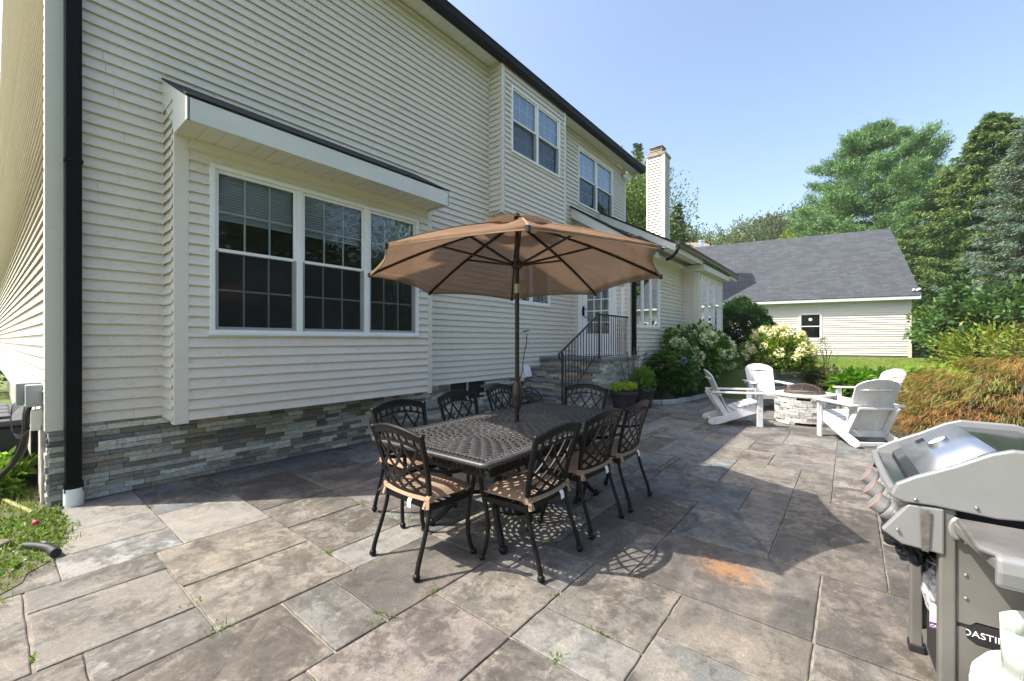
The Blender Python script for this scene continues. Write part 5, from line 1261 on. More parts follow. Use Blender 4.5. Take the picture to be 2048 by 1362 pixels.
s = MB(); s.tube([(-5.28, .22, .02), (-5.9, .08, .02)], .019, 10); o = s.build('yellow_drain_pipe', mat('yellow_pipe', (.24, .25, .08), .6, .2, 9), None, smooth=True); tag(o, 'yellowish ribbed drain pipe lying in the grass at the corner', 'pipe')
s = MB(); s.sphere((-4.93, .22, .035), .022, 10, 6); o = s.build('pink_cap', mat('pink_plastic', (.6, .05, .14), .5, .05), None, smooth=True); tag(o, 'small pink plastic cap lying in the grass', 'cap')
for (x, y, r_, lb_) in ((-4.62, .02, .075, 'flat weathered round of wood lying in the grass at the left edge'),):
    s = MB(); s.lathe([(0, .05), (r_*.9, .048), (r_, .03), (r_*.95, 0)], 11, (x, y, 0)); o = s.build('wood_round', mat('weathered_wood', (.16, .13, .10), .9, .3, 30, 60, .6, .01), None, bevel=.01); tag(o, lb_, 'wood')
# ================================================================ garage behind the lawn
gd = R(28); GD0 = 17.4
gr_r = D(GD0, 1822); gdir = (RT*math.cos(gd)-FW*math.sin(gd)); gnor = (RT*math.sin(gd)+FW*math.cos(gd))   # gdir to the right, gnor away
gdir = Vector((gdir.x, gdir.y)); gn_out = Vector((-gnor.x, -gnor.y))
GA = math.atan2(gdir.y, gdir.x)
ga = empty('garage', (gr_r.x, gr_r.y, .62), GA, 'detached cream garage with a steep grey shingle roof beyond the lawn', 'garage')
# local frame: +x to the right along the wall, +y away; origin = near right corner; z 0 = .62
GL = 15.0; GWd = 7.3; ZG = .20; ZE = 2.62
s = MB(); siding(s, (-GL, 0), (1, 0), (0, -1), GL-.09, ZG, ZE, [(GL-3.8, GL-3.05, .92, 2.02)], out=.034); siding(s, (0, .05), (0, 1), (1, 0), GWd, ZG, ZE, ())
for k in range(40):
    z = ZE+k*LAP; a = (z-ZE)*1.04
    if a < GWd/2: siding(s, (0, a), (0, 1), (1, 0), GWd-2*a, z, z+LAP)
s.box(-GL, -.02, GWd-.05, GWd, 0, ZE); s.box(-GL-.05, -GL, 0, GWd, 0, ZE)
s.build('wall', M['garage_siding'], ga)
s = MB(); s.box(-.10, .022, -.022, .09, .12, ZE); s.build('corner_board', M['trim'], ga, bevel=.005)
s = MB(); s.box(-GL, -.03, .01, .2, -.3, ZG); s.box(-.2, -.03, .2, GWd, -.3, ZG); s.build('foundation', M['concrete'], ga)
s = MB(); s.box(-GL-.3, .22, -.30, -.27, ZE-.10, ZE+.06); s.box(-GL-.3, .22, -.27, 0, ZE-.05, ZE-.03); s.build('fascia', M['fascia'], ga)
s = MB(); rz = ZE+.05; HW = GWd/2+.3; rh_ = 3.62; roof_quad(s, (-GL-.3, -.32, rz), (.25, -.32, rz), (.25, -.32+HW, rz+rh_), (-GL-.3, -.32+HW, rz+rh_), .05); roof_quad(s, (.25, -.32+2*HW, rz), (-GL-.3, -.32+2*HW, rz), (-GL-.3, -.32+HW, rz+rh_), (.25, -.32+HW, rz+rh_), .05)
s.build('roof', M['shingle'], ga)
s = MB(); s.prism([(-.30, rz-.13), (-.32, rz-.01), (-.32+HW, rz+rh_-.06), (-.32+HW, rz+rh_-.2)], 'x', .20, .225); s.build('rake_board', M['fascia'], ga)
# garage window
s = MB(); x0, x1, z0, z1 = -3.8, -3.05, .92, 2.02
for q in ((x0-.05, x0+.03, z0, z1), (x1-.03, x1+.05, z0, z1), (x0+.03, x1-.03, z1-.03, z1+.05), (x0+.03, x1-.03, z0-.05, z0+.03)): s.box(q[0], q[1], -.045, .02, q[2], q[3])
gw = s.build('window', M['white'], ga, bevel=.004)
s = MB(); s.box(x0+.03, x1-.03, -.03, .0, (z0+z1)/2-.02, (z0+z1)/2+.02); s.build('sash', M['white'], gw)
s = MB(); s.box(x0+.03, x1-.03, .0, .004, z0+.03, z1-.03); s.build('pane', M['glass'], gw); s = MB(); s.box(x0-.1, x1+.1, .5, .52, z0-.1, z1+.1); s.build('dark_interior', M['room'], gw)
s = MB(); s.tube([((x0+x1)/2, -.012, z1-.24), ((x0+x1)/2, -.006, z1-.24)], .07, 20); s.build('round_sticker', M['print_white'], gw)
s = MB(); s.tube([(.0, -.1, 0), (.0, -.1, .35)], .02, 8); s.tube([(0, -.1, .35), (.12, -.2, .42)], .05, 10); s.tube([(0, -.1, .35), (-.1, -.2, .40)], .045, 10); cm_ = s.build('floodlight', M['white'], ga, smooth=True); cm_.location = (.12, 0, ZE-.1)
# neighbour's house far behind
nh = empty('neighbour_house', tuple(D(52, 1400, 0)), ANG, 'distant house showing only its tan roof and vent pipe beyond the garage', 'house')
s = MB(); s.box(-7, 6, 0, 9, 0, 11.5); s.build('wall', M['trim'], nh)
s = MB(); roof_quad(s, (-7.5, -.5, 11.5), (7.5, -.5, 11.5), (2.5, 4.5, 14.6), (-7.5, 4.5, 14.6)); roof_quad(s, (7.5, 9.5, 11.5), (-7.5, 9.5, 11.5), (-7.5, 4.5, 14.6), (2.5, 4.5, 14.6)); roof_quad(s, (7.5, -.5, 11.5), (7.5, 9.5, 11.5), (2.5, 4.5, 14.61), (2.5, 4.5, 14.6)); s.build('roof', M['pink_shingle'], nh)
for q, (x, y, h) in enumerate(((.9, 1.6, 1.3), (-1.4, 2.2, 1.1), (2.4, 2.3, 1.1))):
    s = MB(); s.tube([(x, y, 12.3), (x, y, 12.7+h)], .09 if q else .25, 8); s.tube([(x, y, 12.7+h), (x, y, 12.9+h)], .14 if q else .38, 8); s.build('vent_pipe', M['steel'] if q == 0 else M['black_metal'], nh)

# ================================================================ foliage tools
LG = 1.12        # gain on every leaf, petal and grass colour
def unit(a): return a/np.maximum(1e-9, np.linalg.norm(a, axis=1, keepdims=True))
def leaves(P, Dr, L, Wd, col, fold=.25, up=.4):
    """rhombic leaves: P base points, Dr directions, L length, Wd width, col (N,3)"""
    n = len(P); Dr = unit(Dr); rnd = rng.normal(size=(n, 3)); rnd[:, 2] += up*3; S = unit(np.cross(Dr, rnd)); Nn = np.cross(S, Dr)
    L = np.broadcast_to(np.asarray(L, float), (n,))[:, None]; Wd = np.broadcast_to(np.asarray(Wd, float), (n,))[:, None]
    a = P; b = P+Dr*L*.45+S*Wd*.5+Nn*Wd*fold; c = P+Dr*L; d = P+Dr*L*.45-S*Wd*.5+Nn*Wd*fold
    V = np.stack([a, b, c, d], 1).reshape(-1, 3); F = np.arange(4*n).reshape(-1, 4); return V, F, col
def vary(base, n, v=.25, hue=.12):
    base = np.asarray(base); k = rng.integers(0, len(base), n) if base.ndim == 2 else None
    c = base[k] if k is not None else np.tile(base, (n, 1)); c = c*LG*(1+rng.uniform(-v, v, (n, 1))); c = c*(1+rng.uniform(-hue, hue, (n, 3))); return np.clip(c, .002, 1)
def clumps(center, rad, K, n, csize, shell=.75, flat=1.0, lower=-.6):
    """n leaf points gathered in K clumps over an ellipsoid; returns points, outward dirs, clump index"""
    d = unit(rng.normal(size=(K*3, 3))); d = d[d[:, 2] > lower][:K]; K = len(d); rr = rng.uniform(shell, 1.03, (K, 1))**1.0; cc = np.array(center)+d*rr*np.array(rad)
    k = rng.integers(0, K, n); sz = rng.uniform(.6, 1.3, K)*csize
    off = rng.normal(size=(n, 3))*np.array([1, 1, .75*flat]); off = off/np.maximum(1, np.linalg.norm(off, axis=1, keepdims=True)/1.5); P = cc[k]+off*sz[k][:, None]*.6
    o = unit(P-np.array(center)); return P, o+rng.normal(size=(n, 3))*.5, k
def join(parts):
    V = []; F = []; Cc = []; o = 0
    for v, f, c in parts: V.append(v); F.append(f+o); Cc.append(c); o += len(v)
    return np.concatenate(V), np.concatenate(F), np.concatenate(Cc)
def shrub(name, center, rad, K, n, L, Wd, cols, label, cat='shrub', csize=.25, group=None, stems=5, shell=.6, up=.4, v=.25, extra=None, lower=-.5, down=0):
    c = np.array(center, float); t = empty(name, (c[0], c[1], ground_h(c[0], c[1])), 0, label, cat, group); base = np.array([c[0], c[1], t.location.z])
    P, Dr, k = clumps(c-base, rad, K, n, csize, shell, lower=lower); keep = P[:, 2] > .01; P, Dr, k = P[keep], Dr[keep], k[keep]; Dr[:, 2] -= down
    col = vary(cols, len(P), v); tone = rng.uniform(.8, 1.2, k.max()+1); col *= tone[k][:, None]
    V, F, cc = leaves(P, Dr, rng.uniform(.7, 1.3, len(P))*L, Wd, col, up=up)
    fo = npmesh('foliage', V, F, M['leaf'], t, cc)
    if stems:
        s = MB(); rs = random.Random(int(c[0]*100))
        for q in range(stems):
            a = rs.uniform(0, 6.28); r_ = rs.uniform(.3, .75); h = (c[2]-base[2])+rad[2]*.3
            s.tube(smoothpath([(0+.05*math.cos(a), .05*math.sin(a), 0), (rad[0]*r_*.4*math.cos(a), rad[1]*r_*.4*math.sin(a), h*.5), (rad[0]*r_*math.cos(a), rad[1]*r_*math.sin(a), h)], 3), .012, 5)
        s.build('stem', M['bark'], t)
    return t
def flowerheads(t, center, rad, n, r, cols, name='flower_head', per=46, lower=-.3, front=None, zmin=.25):
    """cone-like panicles made of many small petals, each head a part"""
    base = np.array(t.location); c = np.array(center)-base; i = 0; tries = 0
    while i < n and tries < n*20:
        tries += 1
        d = unit(rng.normal(size=(1, 3)))[0]
        if d[2] < lower: continue
        if front is not None and d@front < -.35: continue
        p = c+d*np.array(rad)*rng.uniform(.92, 1.10)
        if p[2] < zmin: continue
        rr = r*rng.uniform(.7, 1.2); k = per; q = unit(rng.normal(size=(k, 3))); h = rng.uniform(0, 1, k); q2 = q*np.array([1, 1, 1.15])*rr*(.75+.25*h[:, None]); ax = unit((d+np.array([0, 0, .8]))[None])[0]
        P = p+q2; col = vary(cols, k, .10, .06); V, F, cc = leaves(P, q+rng.normal(size=(k, 3))*.6, rr*.75, rr*.62, col, fold=.1)
        npmesh(name, V, F, M['petal'], t, cc); i += 1
def deciduous(name, base, H, Rd, K, n, L, cols, label, trunk=.16, crown_z=.58, csz=.16, flat=.8, group=None, cat='tree', kind=None):
    t = empty(name, tuple(base), 0, label, cat, group)
    s = MB(); rs = random.Random(int(base[0]*10+H)); ch = H*crown_z
    s.tube(smoothpath([(0, 0, -.2), (rs.uniform(-.2, .2), rs.uniform(-.2, .2), H*.3), (rs.uniform(-.3, .3), rs.uniform(-.3, .3), H*.75)], 4), [trunk*(1-.08*i) for i in range(9)], 8)
    for q in range(9):
        a = rs.uniform(0, 6.28); z = H*rs.uniform(.25, .55); s.tube(smoothpath([(0, 0, z), (Rd*.35*math.cos(a), Rd*.35*math.sin(a), z+H*.12), (Rd*.75*math.cos(a), Rd*.75*math.sin(a), z+H*.24)], 3), [trunk*.4*(1-.1*i) for i in range(7)], 6)
    s.build('trunk', M['bark'], t)
    P, Dr, k = clumps((0, 0, ch), (Rd, Rd, H-ch), K, n, csz*H, .45, flat, lower=-.75)
    col = vary(cols, len(P), .25, .08)*rng.uniform(.75, 1.25, k.max()+1)[k][:, None]
    V, F, cc = leaves(P, Dr, rng.uniform(.7, 1.3, len(P))*L, L*.65, col); npmesh('crown', V, F, M['leaf'], t, cc); return t
def conifer(name, base, H, Rb, cols, label, kind='spruce', nb=150, per=90, trunk=.18, L=.16, group=None, droop=.35, zlow=.04, tips=None, pw=1.0, blades=3, wd=.22):
    t = empty(name, tuple(base), 0, label, 'tree', group); s = MB(); s.tube([(0, 0, -.3), (0, 0, H*.5), (0, 0, H)], [trunk, trunk*.55, .02], 8); 
    parts = []; rs = rng
    for i in range(nb):
        f = (i+.5)/nb
        if kind == 'pine': f = min(.985, (math.floor(f*15)+.5)/15+rs.uniform(-.016, .016))
        z = H*(zlow+(1-zlow)*f**.92); rad = Rb*(1-f)**pw*rs.uniform(.72, 1.12)+.12
        if kind == 'pine': rad = Rb*(math.sin(math.pi*min(1, .16+.86*f))**.62)*rs.uniform(.55, 1.10)+.15
        a = i*2.39996+rs.uniform(-.3, .3); d = np.array([math.cos(a), math.sin(a), 0]); side = np.array([-d[1], d[0], 0])
        def bpnt(u):
            if kind == 'pine': zz = z+rad*(.02*u+.30*u**2.2)
            else: zz = z-rad*droop*u+rad*droop*.75*u**3
            return d[None]*(u[:, None]*rad)+np.array([0, 0, 1])[None]*zz[:, None]
        u4 = np.array([0, .33, .66, 1.0]); bb = bpnt(u4)
        if i % 2 == 0: s.tube([tuple(x) for x in bb], [trunk*.22*(1-f)+.012, .02, .012, .006], 5)
        m = max(10, int(per*(.35+rad/Rb)))
        if kind == 'pine':
            # plumes: twigs gathered into tufts
            u = rs.uniform(.30, 1.0, m//6)**.7; c = bpnt(u)+side[None]*(rs.normal(size=(len(u), 1))*rad*.26*(1.1-u[:, None]))+np.array([0, 0, 1])*rs.uniform(-.02, .05, (len(u), 1))*rad
            c = np.repeat(c, 22, 0); dd = unit(d[None]*.7+side[None]*rs.normal(size=(len(c), 1))*.6+np.array([0, 0, .6])[None]+rs.normal(size=(len(c), 3))*.55)
            P = c+rs.normal(size=(len(c), 3))*np.array([.20, .20, .10]); col = vary(cols, len(P), .22, .08)*np.repeat(rs.uniform(.68, 1.3, len(u)), 22)[:, None]
            parts.append(leaves(P, dd, rs.uniform(.7, 1.3, len(P))*L, L*wd, col, up=.2))
        else:
            u = rs.uniform(.12, 1.0, m)**.8; sidew = rs.normal(size=(m, 1))*rad*.22*(1.15-u[:, None]); P0_ = bpnt(u)+side[None]*sidew; P0_[:, 2] -= np.abs(sidew[:, 0])*.25
            c = np.repeat(P0_, blades, 0); sg = np.sign(np.repeat(sidew, blades, 0)); dd = unit(d[None]*.7+side[None]*sg*.6+np.array([0, 0, -.35])[None]+rs.normal(size=(len(c), 3))*.40)
            P = c+rs.normal(size=(len(c), 3))*.04; col = vary(cols, len(P), .25, .08)*rs.uniform(.75, 1.25)
            if tips is not None: w_ = np.repeat((u > .82), blades); col[w_] = vary(tips, w_.sum(), .2, .08)
            parts.append(leaves(P, dd, rs.uniform(.7, 1.3, len(P))*L, L*wd, col, up=.2))
    s.build('trunk', M['bark'], t); V, F, cc = join(parts); npmesh('crown', V, F, M['needle'], t, cc); return t

# ---- trees beyond the garage
conifer('white_pine', D(29, 1752, .8), 15.4, 4.9, [(.12, .22, .095), (.165, .28, .12), (.09, .175, .085), (.20, .32, .135)], 'tall rounded white pine with soft plumes standing behind the garage', 'pine', nb=205, per=300, trunk=.22, L=.27, wd=.17)
conifer('norway_spruce', D(21, 1988, .7), 12.1, 5.1, [(.04, .095, .028), (.06, .125, .038), (.08, .145, .045)], 'dark green spruce with drooping boughs right of the garage', nb=230, per=190, trunk=.22, L=.22, tips=[(.14, .20, .06)], pw=.72)
conifer('blue_spruce', D(15.5, 2090, .6), 9.7, 3.3, [(.075, .13, .08), (.11, .165, .115), (.13, .12, .08), (.055, .10, .06)], 'silvery blue spruce with bare brown twigs at the right edge', nb=180, per=150, trunk=.2, L=.16, tips=[(.13, .19, .15)], pw=.75)
conifer('norway_spruce', D(25, 1895, .7), 9.2, 3.6, [(.05, .10, .03), (.075, .13, .04)], 'shorter dark spruce filling the gap between the pine and the tall spruce', nb=150, per=150, trunk=.2, L=.22, pw=.72)
deciduous('maple_tree', D(30, 1240, 0), 13.9, 3.0, 120, 42000, .16, [(.10, .16, .03), (.15, .20, .04), (.06, .11, .025)], 'leafy green tree rising behind the upper roof beside the chimney', .2, .62)
conifer('norway_spruce', D(33, 1275, 0), 17.0, 2.6, [(.035, .07, .03), (.05, .09, .04)], 'slim spruce whose tip shows just left of the chimney', nb=120, per=70, trunk=.2, L=.26, pw=.9)
conifer('weeping_spruce', D(30, 1355, 0), 11.2, 2.2, [(.025, .05, .03), (.035, .065, .035)], 'dark drooping spruce just right of the chimney', nb=90, per=60, trunk=.15, L=.26, droop=.8)
far = [(1395, 70, 20.5, 5.5), (1440, 76, 21.5, 6), (1490, 74, 21.0, 6), (1535, 72, 23.5, 6.5), (1582, 70, 23.0, 6), (1620, 68, 21.0, 5), (1352, 72, 19, 5)]
flab = ['leftmost hazy woodland tree beside the chimney conifer', 'hazy woodland tree above the vent pipe of the distant roof', 'low rounded hazy woodland tree in the middle of the far row', 'tallest hazy woodland tree of the far row', 'tall hazy woodland tree left of the white pine', 'hazy woodland tree partly behind the white pine', 'hazy woodland tree mostly hidden by the chimney']
for (px, dd, H_, R_), lb_ in zip(far, flab):
    deciduous('woodland_tree', D(dd, px, 0), H_, R_*1.12, 80, 30000, .42, [(.09, .13, .06), (.12, .16, .075), (.15, .17, .07), (.06, .09, .045)], lb_, .35, .50, .13, group='woodland trees far behind the garage')
shrub('yellow_green_tree', tuple(D(33, 1615, 6.4)), (3.2, 3, 3.6), 30, 5000, .28, .2, [(.20, .26, .03), (.26, .30, .05)], 'bright yellow-green treetop showing over the garage roof', 'tree', csize=1.1, stems=3)
# tall trees behind and beside the viewer (seen as reflections in the windows)
for (x, y, H_, R_, lb_) in ((14, 4, 10, 4.2, 'broad green tree at the right beyond the grill'), (17, 12, 11, 4.5, 'broad green tree far to the right of the lawn'), (13, -5, 9.5, 4.2, 'broad green tree behind the viewer'), (20, 22, 12, 5, 'broad green tree at the far right of the lawn')):
    deciduous('shade_tree', (x, y, 0), H_, R_, 50, 9000, .34, [(.05, .09, .02), (.08, .12, .03)], lb_, .25, .5, .18)
# ---- shrubs
yw = [(.018, .05, .014), (.03, .075, .02), (.04, .10, .025)]
shrub('yew_bush', tuple(D(17.2, 1483, 1.6)), (1.0, 1.0, 1.45), 200, 34000, .10, .045, yw, 'large rounded dark green yew at the corner of the far bay', csize=.22, stems=3, shell=.85)
dk = [(.014, .032, .012), (.028, .055, .02), (.05, .09, .035)]
shrub('rhododendron', tuple(D(15.8, 1950, 1.5)), (1.35, 1.4, 1.45), 60, 9000, .16, .07, dk, 'dark dense shrub just right of the garage corner', csize=.45, stems=4)
shrub('viburnum', tuple(D(13.5, 1985, 2.15)), (1.7, 1.5, 1.1), 42, 4600, .17, .10, [(.07, .13, .05), (.10, .17, .065), (.05, .10, .035)], 'grey-green shrub in front of the tall spruces', csize=.4, stems=4)
shrub('viburnum', tuple(D(14.8, 1925, 1.9)), (1.2, 1.2, 1.0), 40, 4500, .14, .09, [(.09, .16, .04), (.12, .20, .05)], 'lighter green shrub above the dark one at the garage corner', csize=.35, stems=3)
shrub('golden_shrub', tuple(D(9.8, 1975, 1.0)), (.8, .8, .72), 34, 2300, .12, .05, [(.19, .25, .04), (.13, .20, .03), (.25, .25, .05)], 'golden yellow-green shrub above the red maple at the right edge', csize=.28, stems=5, down=-.2)
shrub('golden_shrub', tuple(D(8.6, 2090, 1.1)), (.7, .7, .7), 34, 1800, .11, .04, [(.18, .23, .04), (.24, .17, .08), (.11, .17, .03)], 'gold and purple leaved shrub cut off by the right edge of the picture', csize=.25, stems=4)
# hydrangeas
fr = np.array([.45, -.9, .3])
h1 = shrub('white_hydrangea', (-3.35, 12.3, .95), (.75, 1.5, .85), 90, 9000, .13, .075, [(.075, .17, .025), (.10, .21, .035), (.05, .12, .02)], 'big hydrangea full of creamy green-white blooms in front of the far bay', csize=.26, stems=7, shell=.7)
flowerheads(h1, (-3.35, 12.3, .95), (.80, 1.55, .92), 85, .095, [(.56, .60, .44), (.64, .66, .53), (.44, .52, .32)], front=fr, per=60)
h2 = shrub('yellow_hydrangea', tuple(D(11.9, 1556, .95)), (.80, .8, .70), 90, 6500, .12, .06, [(.16, .24, .03), (.22, .29, .04), (.10, .18, .02)], 'sunlit hydrangea with pale yellow cone blooms behind the garden chairs', csize=.24, stems=8, shell=.55, down=-.25)
flowerheads(h2, tuple(D(11.9, 1556, 1.05)), (.84, .85, .74), 46, .085, [(.72, .69, .48), (.74, .72, .58), (.66, .56, .38)], per=60, lower=-.25, front=np.array([.35, -.95, .5]))
h3 = shrub('mophead_hydrangea', (-3.42, 10.55, .55), (.42, .48, .50), 40, 2600, .17, .11, [(.045, .12, .02), (.07, .17, .03)], 'green hydrangea with one violet flower at the front of the bed', csize=.2, stems=4)
npm = np.array([-3.06, 10.25, .98]); q = unit(rng.normal(size=(80, 3))); Vv, Ff, Cc_ = leaves(npm-np.array(h3.location)+q*.05, q, .035, .035, vary((.33, .26, .60), 80, .1)); npmesh('violet_flower', Vv, Ff, M['petal'], h3, Cc_)
shrub('fern_clump', (-3.62, 10.15, .42), (.36, .36, .42), 50, 5200, .08, .018, [(.03, .08, .015), (.05, .12, .02)], 'feathery dark green plant beside the hose rack', csize=.16, stems=3)
# sumac-like plant with long compound leaves
def frondplant(name, loc, n, L, cols, label, lw=.028, ll=.09, h=.6, arch=.7, cat='plant'):
    t = empty(name, loc, 0, label, cat); parts = []; s = MB()
    for i in range(n):
        a = rng.uniform(0, 6.28); l = L*rng.uniform(.7, 1.2); d = np.array([math.cos(a), math.sin(a), 0]); z0 = h*rng.uniform(.4, 1.0); u = np.linspace(0, 1, 14)
        pts = d[None]*(u*l)[:, None]*.8+np.array([0, 0, 1])[None]*(z0+l*arch*(u-1.0*u*u))[:, None]; s.tube([(0, 0, 0)]+[tuple(x) for x in pts[::3]], .005, 4)
        side = np.array([-d[1], d[0], 0]); P = np.repeat(pts[2:], 2, 0); sg = np.tile([1, -1], len(pts)-2)[:, None]; dd = side[None]*sg+d[None]*.45+np.array([0, 0, -.15])
        parts.append(leaves(P, dd, ll, lw, vary(cols, len(P), .2), up=1.5))
    V, F, cc = join(parts); npmesh('foliage', V, F, M['leaf'], t, cc); s.build('stem', M['bark'], t); return t
frondplant('sumac_plant', (-3.50, 10.2, .03), 34, .55, [(.10, .19, .05), (.07, .15, .03), (.15, .24, .08)], 'tall pale green plant with long feathered leaves by the wing window', h=1.05, ll=.13, lw=.04)
frondplant('fern', (-3.35, 10.25, .03), 26, .42, [(.11, .23, .03), (.08, .18, .02)], 'bright green fern in front of the hydrangea bed', h=.72, ll=.08, lw=.022)
shrub('catmint', (-3.45, 9.98, .1), (.22, .18, .10), 20, 900, .06, .012, [(.14, .17, .12), (.10, .14, .08)], 'low grey-green tuft at the edge of the flower bed', csize=.07, stems=0)
# hostas / leafy plants on the wall at right
for (px, dd, z, r_, lb_, cc) in ((1748, 10.9, .22, .36, 'mid green leafy clump spilling over the retaining wall', [(.07, .16, .02), (.11, .22, .03)]), (1838, 10.4, .30, .52, 'bright lime leafy clump behind the rear garden chair', [(.20, .33, .03), (.28, .40, .06)]), (1885, 9.6, .30, .45, 'lime green leafy clump beside the red maple', [(.17, .29, .03), (.24, .36, .05)]), (1655, 11.2, .25, .28, 'small dry grey-green plant at the foot of the stone wall', [(.16, .17, .09), (.12, .13, .07)]), (1705, 9.8, .24, .26, 'low green plant behind the rear garden chair arm', [(.12, .25, .03), (.09, .2, .02)])):
    p = D(dd, px, z); shrub('hosta', (p.x, p.y, z+ .05), (r_, r_, .34), 26, 1500, .17, .10, cc, lb_, 'plant', csize=.2, stems=0, shell=.5, up=1.2)
frondplant('garden_phlox', tuple(D(9.6, 1822, .3)), 16, .30, [(.18, .32, .04), (.24, .38, .07)], 'upright lime green stems with long leaves by the rear garden chair', h=.62, ll=.16, lw=.045)
# thin wispy seedling behind the pit
shrub('wispy_plant', tuple(D(12.1, 1652, 1.0)), (.26, .26, .55), 22, 420, .05, .02, [(.10, .18, .05)], 'thin wispy seedling standing on top of the stone wall', 'plant', csize=.1, stems=4)
# laceleaf maple: mound of drooping thread-like leaves
mp_c = D(6.15, 2070, 0); mt = empty('laceleaf_maple', (mp_c.x, mp_c.y, 0), 0, 'low mounded maple with drooping bronze-red thread leaves beside the grill', 'tree')
rad = np.array([1.85, 1.85, 1.27]); parts = []
for i in range(950):
    d = unit(rng.normal(size=(1, 3)))[0]; d[2] = abs(d[2]); rr = rng.uniform(.80, 1.06); c = d*rad*rr*np.array([1, 1, .95]); c[2] = max(.05, c[2]*(1-.10*rng.random()))
    out = unit(np.array([[d[0], d[1], 0]])+1e-6)[0]; m = 38; tone = rng.uniform(.50, 1.40)
    red = rng.random(); cols = [(.24, .11, .035), (.28, .16, .05), (.18, .09, .03)] if red > .44 else [(.17, .19, .04), (.22, .20, .05), (.12, .14, .03)]
    P = c+rng.normal(size=(m, 3))*np.array([.085, .085, .035]); dd = out[None]*rng.uniform(.5, 1, (m, 1))+rng.normal(size=(m, 3))*.27+np.array([0, 0, -.55])
    parts.append(leaves(P, dd, rng.uniform(.07, .17, m), .0075, vary(cols, m, .3)*tone, up=.8))
for i in range(260):   # inner twigs' leaves so that the mound is not hollow
    d = unit(rng.normal(size=(1, 3)))[0]; d[2] = abs(d[2]); c = d*rad*rng.uniform(.4, .8); m = 22
    P = c+rng.normal(size=(m, 3))*.13; parts.append(leaves(P, rng.normal(size=(m, 3)), .11, .03, vary([(.06, .06, .02), (.09, .06, .02)], m, .3)))
V, F, cc = join(parts); npmesh('crown', V, F, M['leaf'], mt, cc)
s = MB(); rs = random.Random(4)
for q in range(26):
    a = rs.uniform(0, 6.28); r_ = rs.uniform(.5, .78); z = rs.uniform(.4, .85); s.tube(smoothpath([(0, 0, 0), (.1*math.cos(a), .1*math.sin(a), .5), (1.75*r_*.55*math.cos(a), 1.75*r_*.55*math.sin(a), z), (1.75*r_*math.cos(a), 1.75*r_*math.sin(a), z*.55)], 4), [.035-.0021*i for i in range(13)], 5)
s.build('trunk', M['bark'], mt)
# pot plants
g1 = shrub('lime_sedum', (-3.56, 7.98, .50), (.25, .25, .10), 40, 2600, .028, .016, [(.30, .42, .02), (.40, .45, .04), (.22, .34, .02)], 'lime yellow groundcover filling the front planter', 'plant', csize=.06, stems=0, lower=-.1)
g2 = shrub('potted_annual', (-3.50, 8.80, .62), (.26, .26, .20), 40, 2200, .06, .022, [(.09, .20, .03), (.13, .26, .04)], 'leafy green plant in the rear planter', 'plant', csize=.10, stems=3)
t = empty('tall_stems', (-3.62, 8.62, .42), 0, 'slender pale grey-green flower stalks rising from the rear planter', 'plant'); parts = []; s = MB()
for i in range(9):
    x, y = rng.uniform(-.22, .16), rng.uniform(-.2, .2); h = rng.uniform(.35, .95); s.tube([(x*.5, y*.5, 0), (x, y, h)], .004, 4); m = 70; f = rng.uniform(.25, 1, m)
    P = np.stack([x*(.5+.5*f), y*(.5+.5*f), f*h], 1)+rng.normal(size=(m, 3))*.012; parts.append(leaves(P, rng.normal(size=(m, 3))+np.array([0, 0, .6]), .035, .008, vary([(.20, .26, .17), (.15, .22, .12)], m, .2)))
V, F, cc = join(parts); npmesh('foliage', V, F, M['leaf'], t, cc); s.build('stem', M['bark'], t)
# ---- grass
def blades(name, pts, hmin, hmax, wd, cols, label, lean=.5, cat='grass'):
    n = len(pts); h = rng.uniform(hmin, hmax, n); a = rng.uniform(0, 6.28, n); l = rng.uniform(.2, 1, n)*lean; d = np.stack([np.cos(a)*l, np.sin(a)*l, np.ones(n)], 1)
    V, F, cc = leaves(pts, d, h, wd, vary(cols, n, .3, .1), fold=.1); o = npmesh(name, V, F, M['leaf'], None, cc); tag(o, label, cat, kind='stuff'); return o
def inpoly(n, x0, x1, y0, y1, fn):
    P = rng.uniform(size=(n*3, 2))*np.array([x1-x0, y1-y0])+np.array([x0, y0]); P = P[[fn(x, y) for x, y in P]][:n]; return P
P = inpoly(15000, -9, -3.55, -1.2, .46, lambda x, y: (x < -5.5 and y < .26) or (x >= -5.5 and y < .41+.05*math.sin(x*17)+.03*math.sin(x*41)-max(0, (x+4.5))*.46 and (math.sin(x*9)+math.sin(y*11+x*5)+.7*math.sin(x*31+y*23)) > -.85))
blades('weedy_grass', np.column_stack([P, np.full(len(P), .0)]), .02, .075, .008, [(.12, .20, .02), (.17, .25, .04), (.07, .13, .02), (.26, .24, .10), (.20, .16, .09)], 'weedy bright green grass at the house corner', .9)
P = inpoly(900, -5.25, -4.1, -.1, .38, lambda x, y: y < .38-max(0, (x+4.6))*.3)
blades('broadleaf_weeds', np.column_stack([P, np.full(len(P), .01)]), .02, .05, .022, [(.11, .19, .03), (.08, .14, .02), (.16, .20, .06)], 'low broad-leaved weeds in the grass at the house corner', 1.6)
pts = []
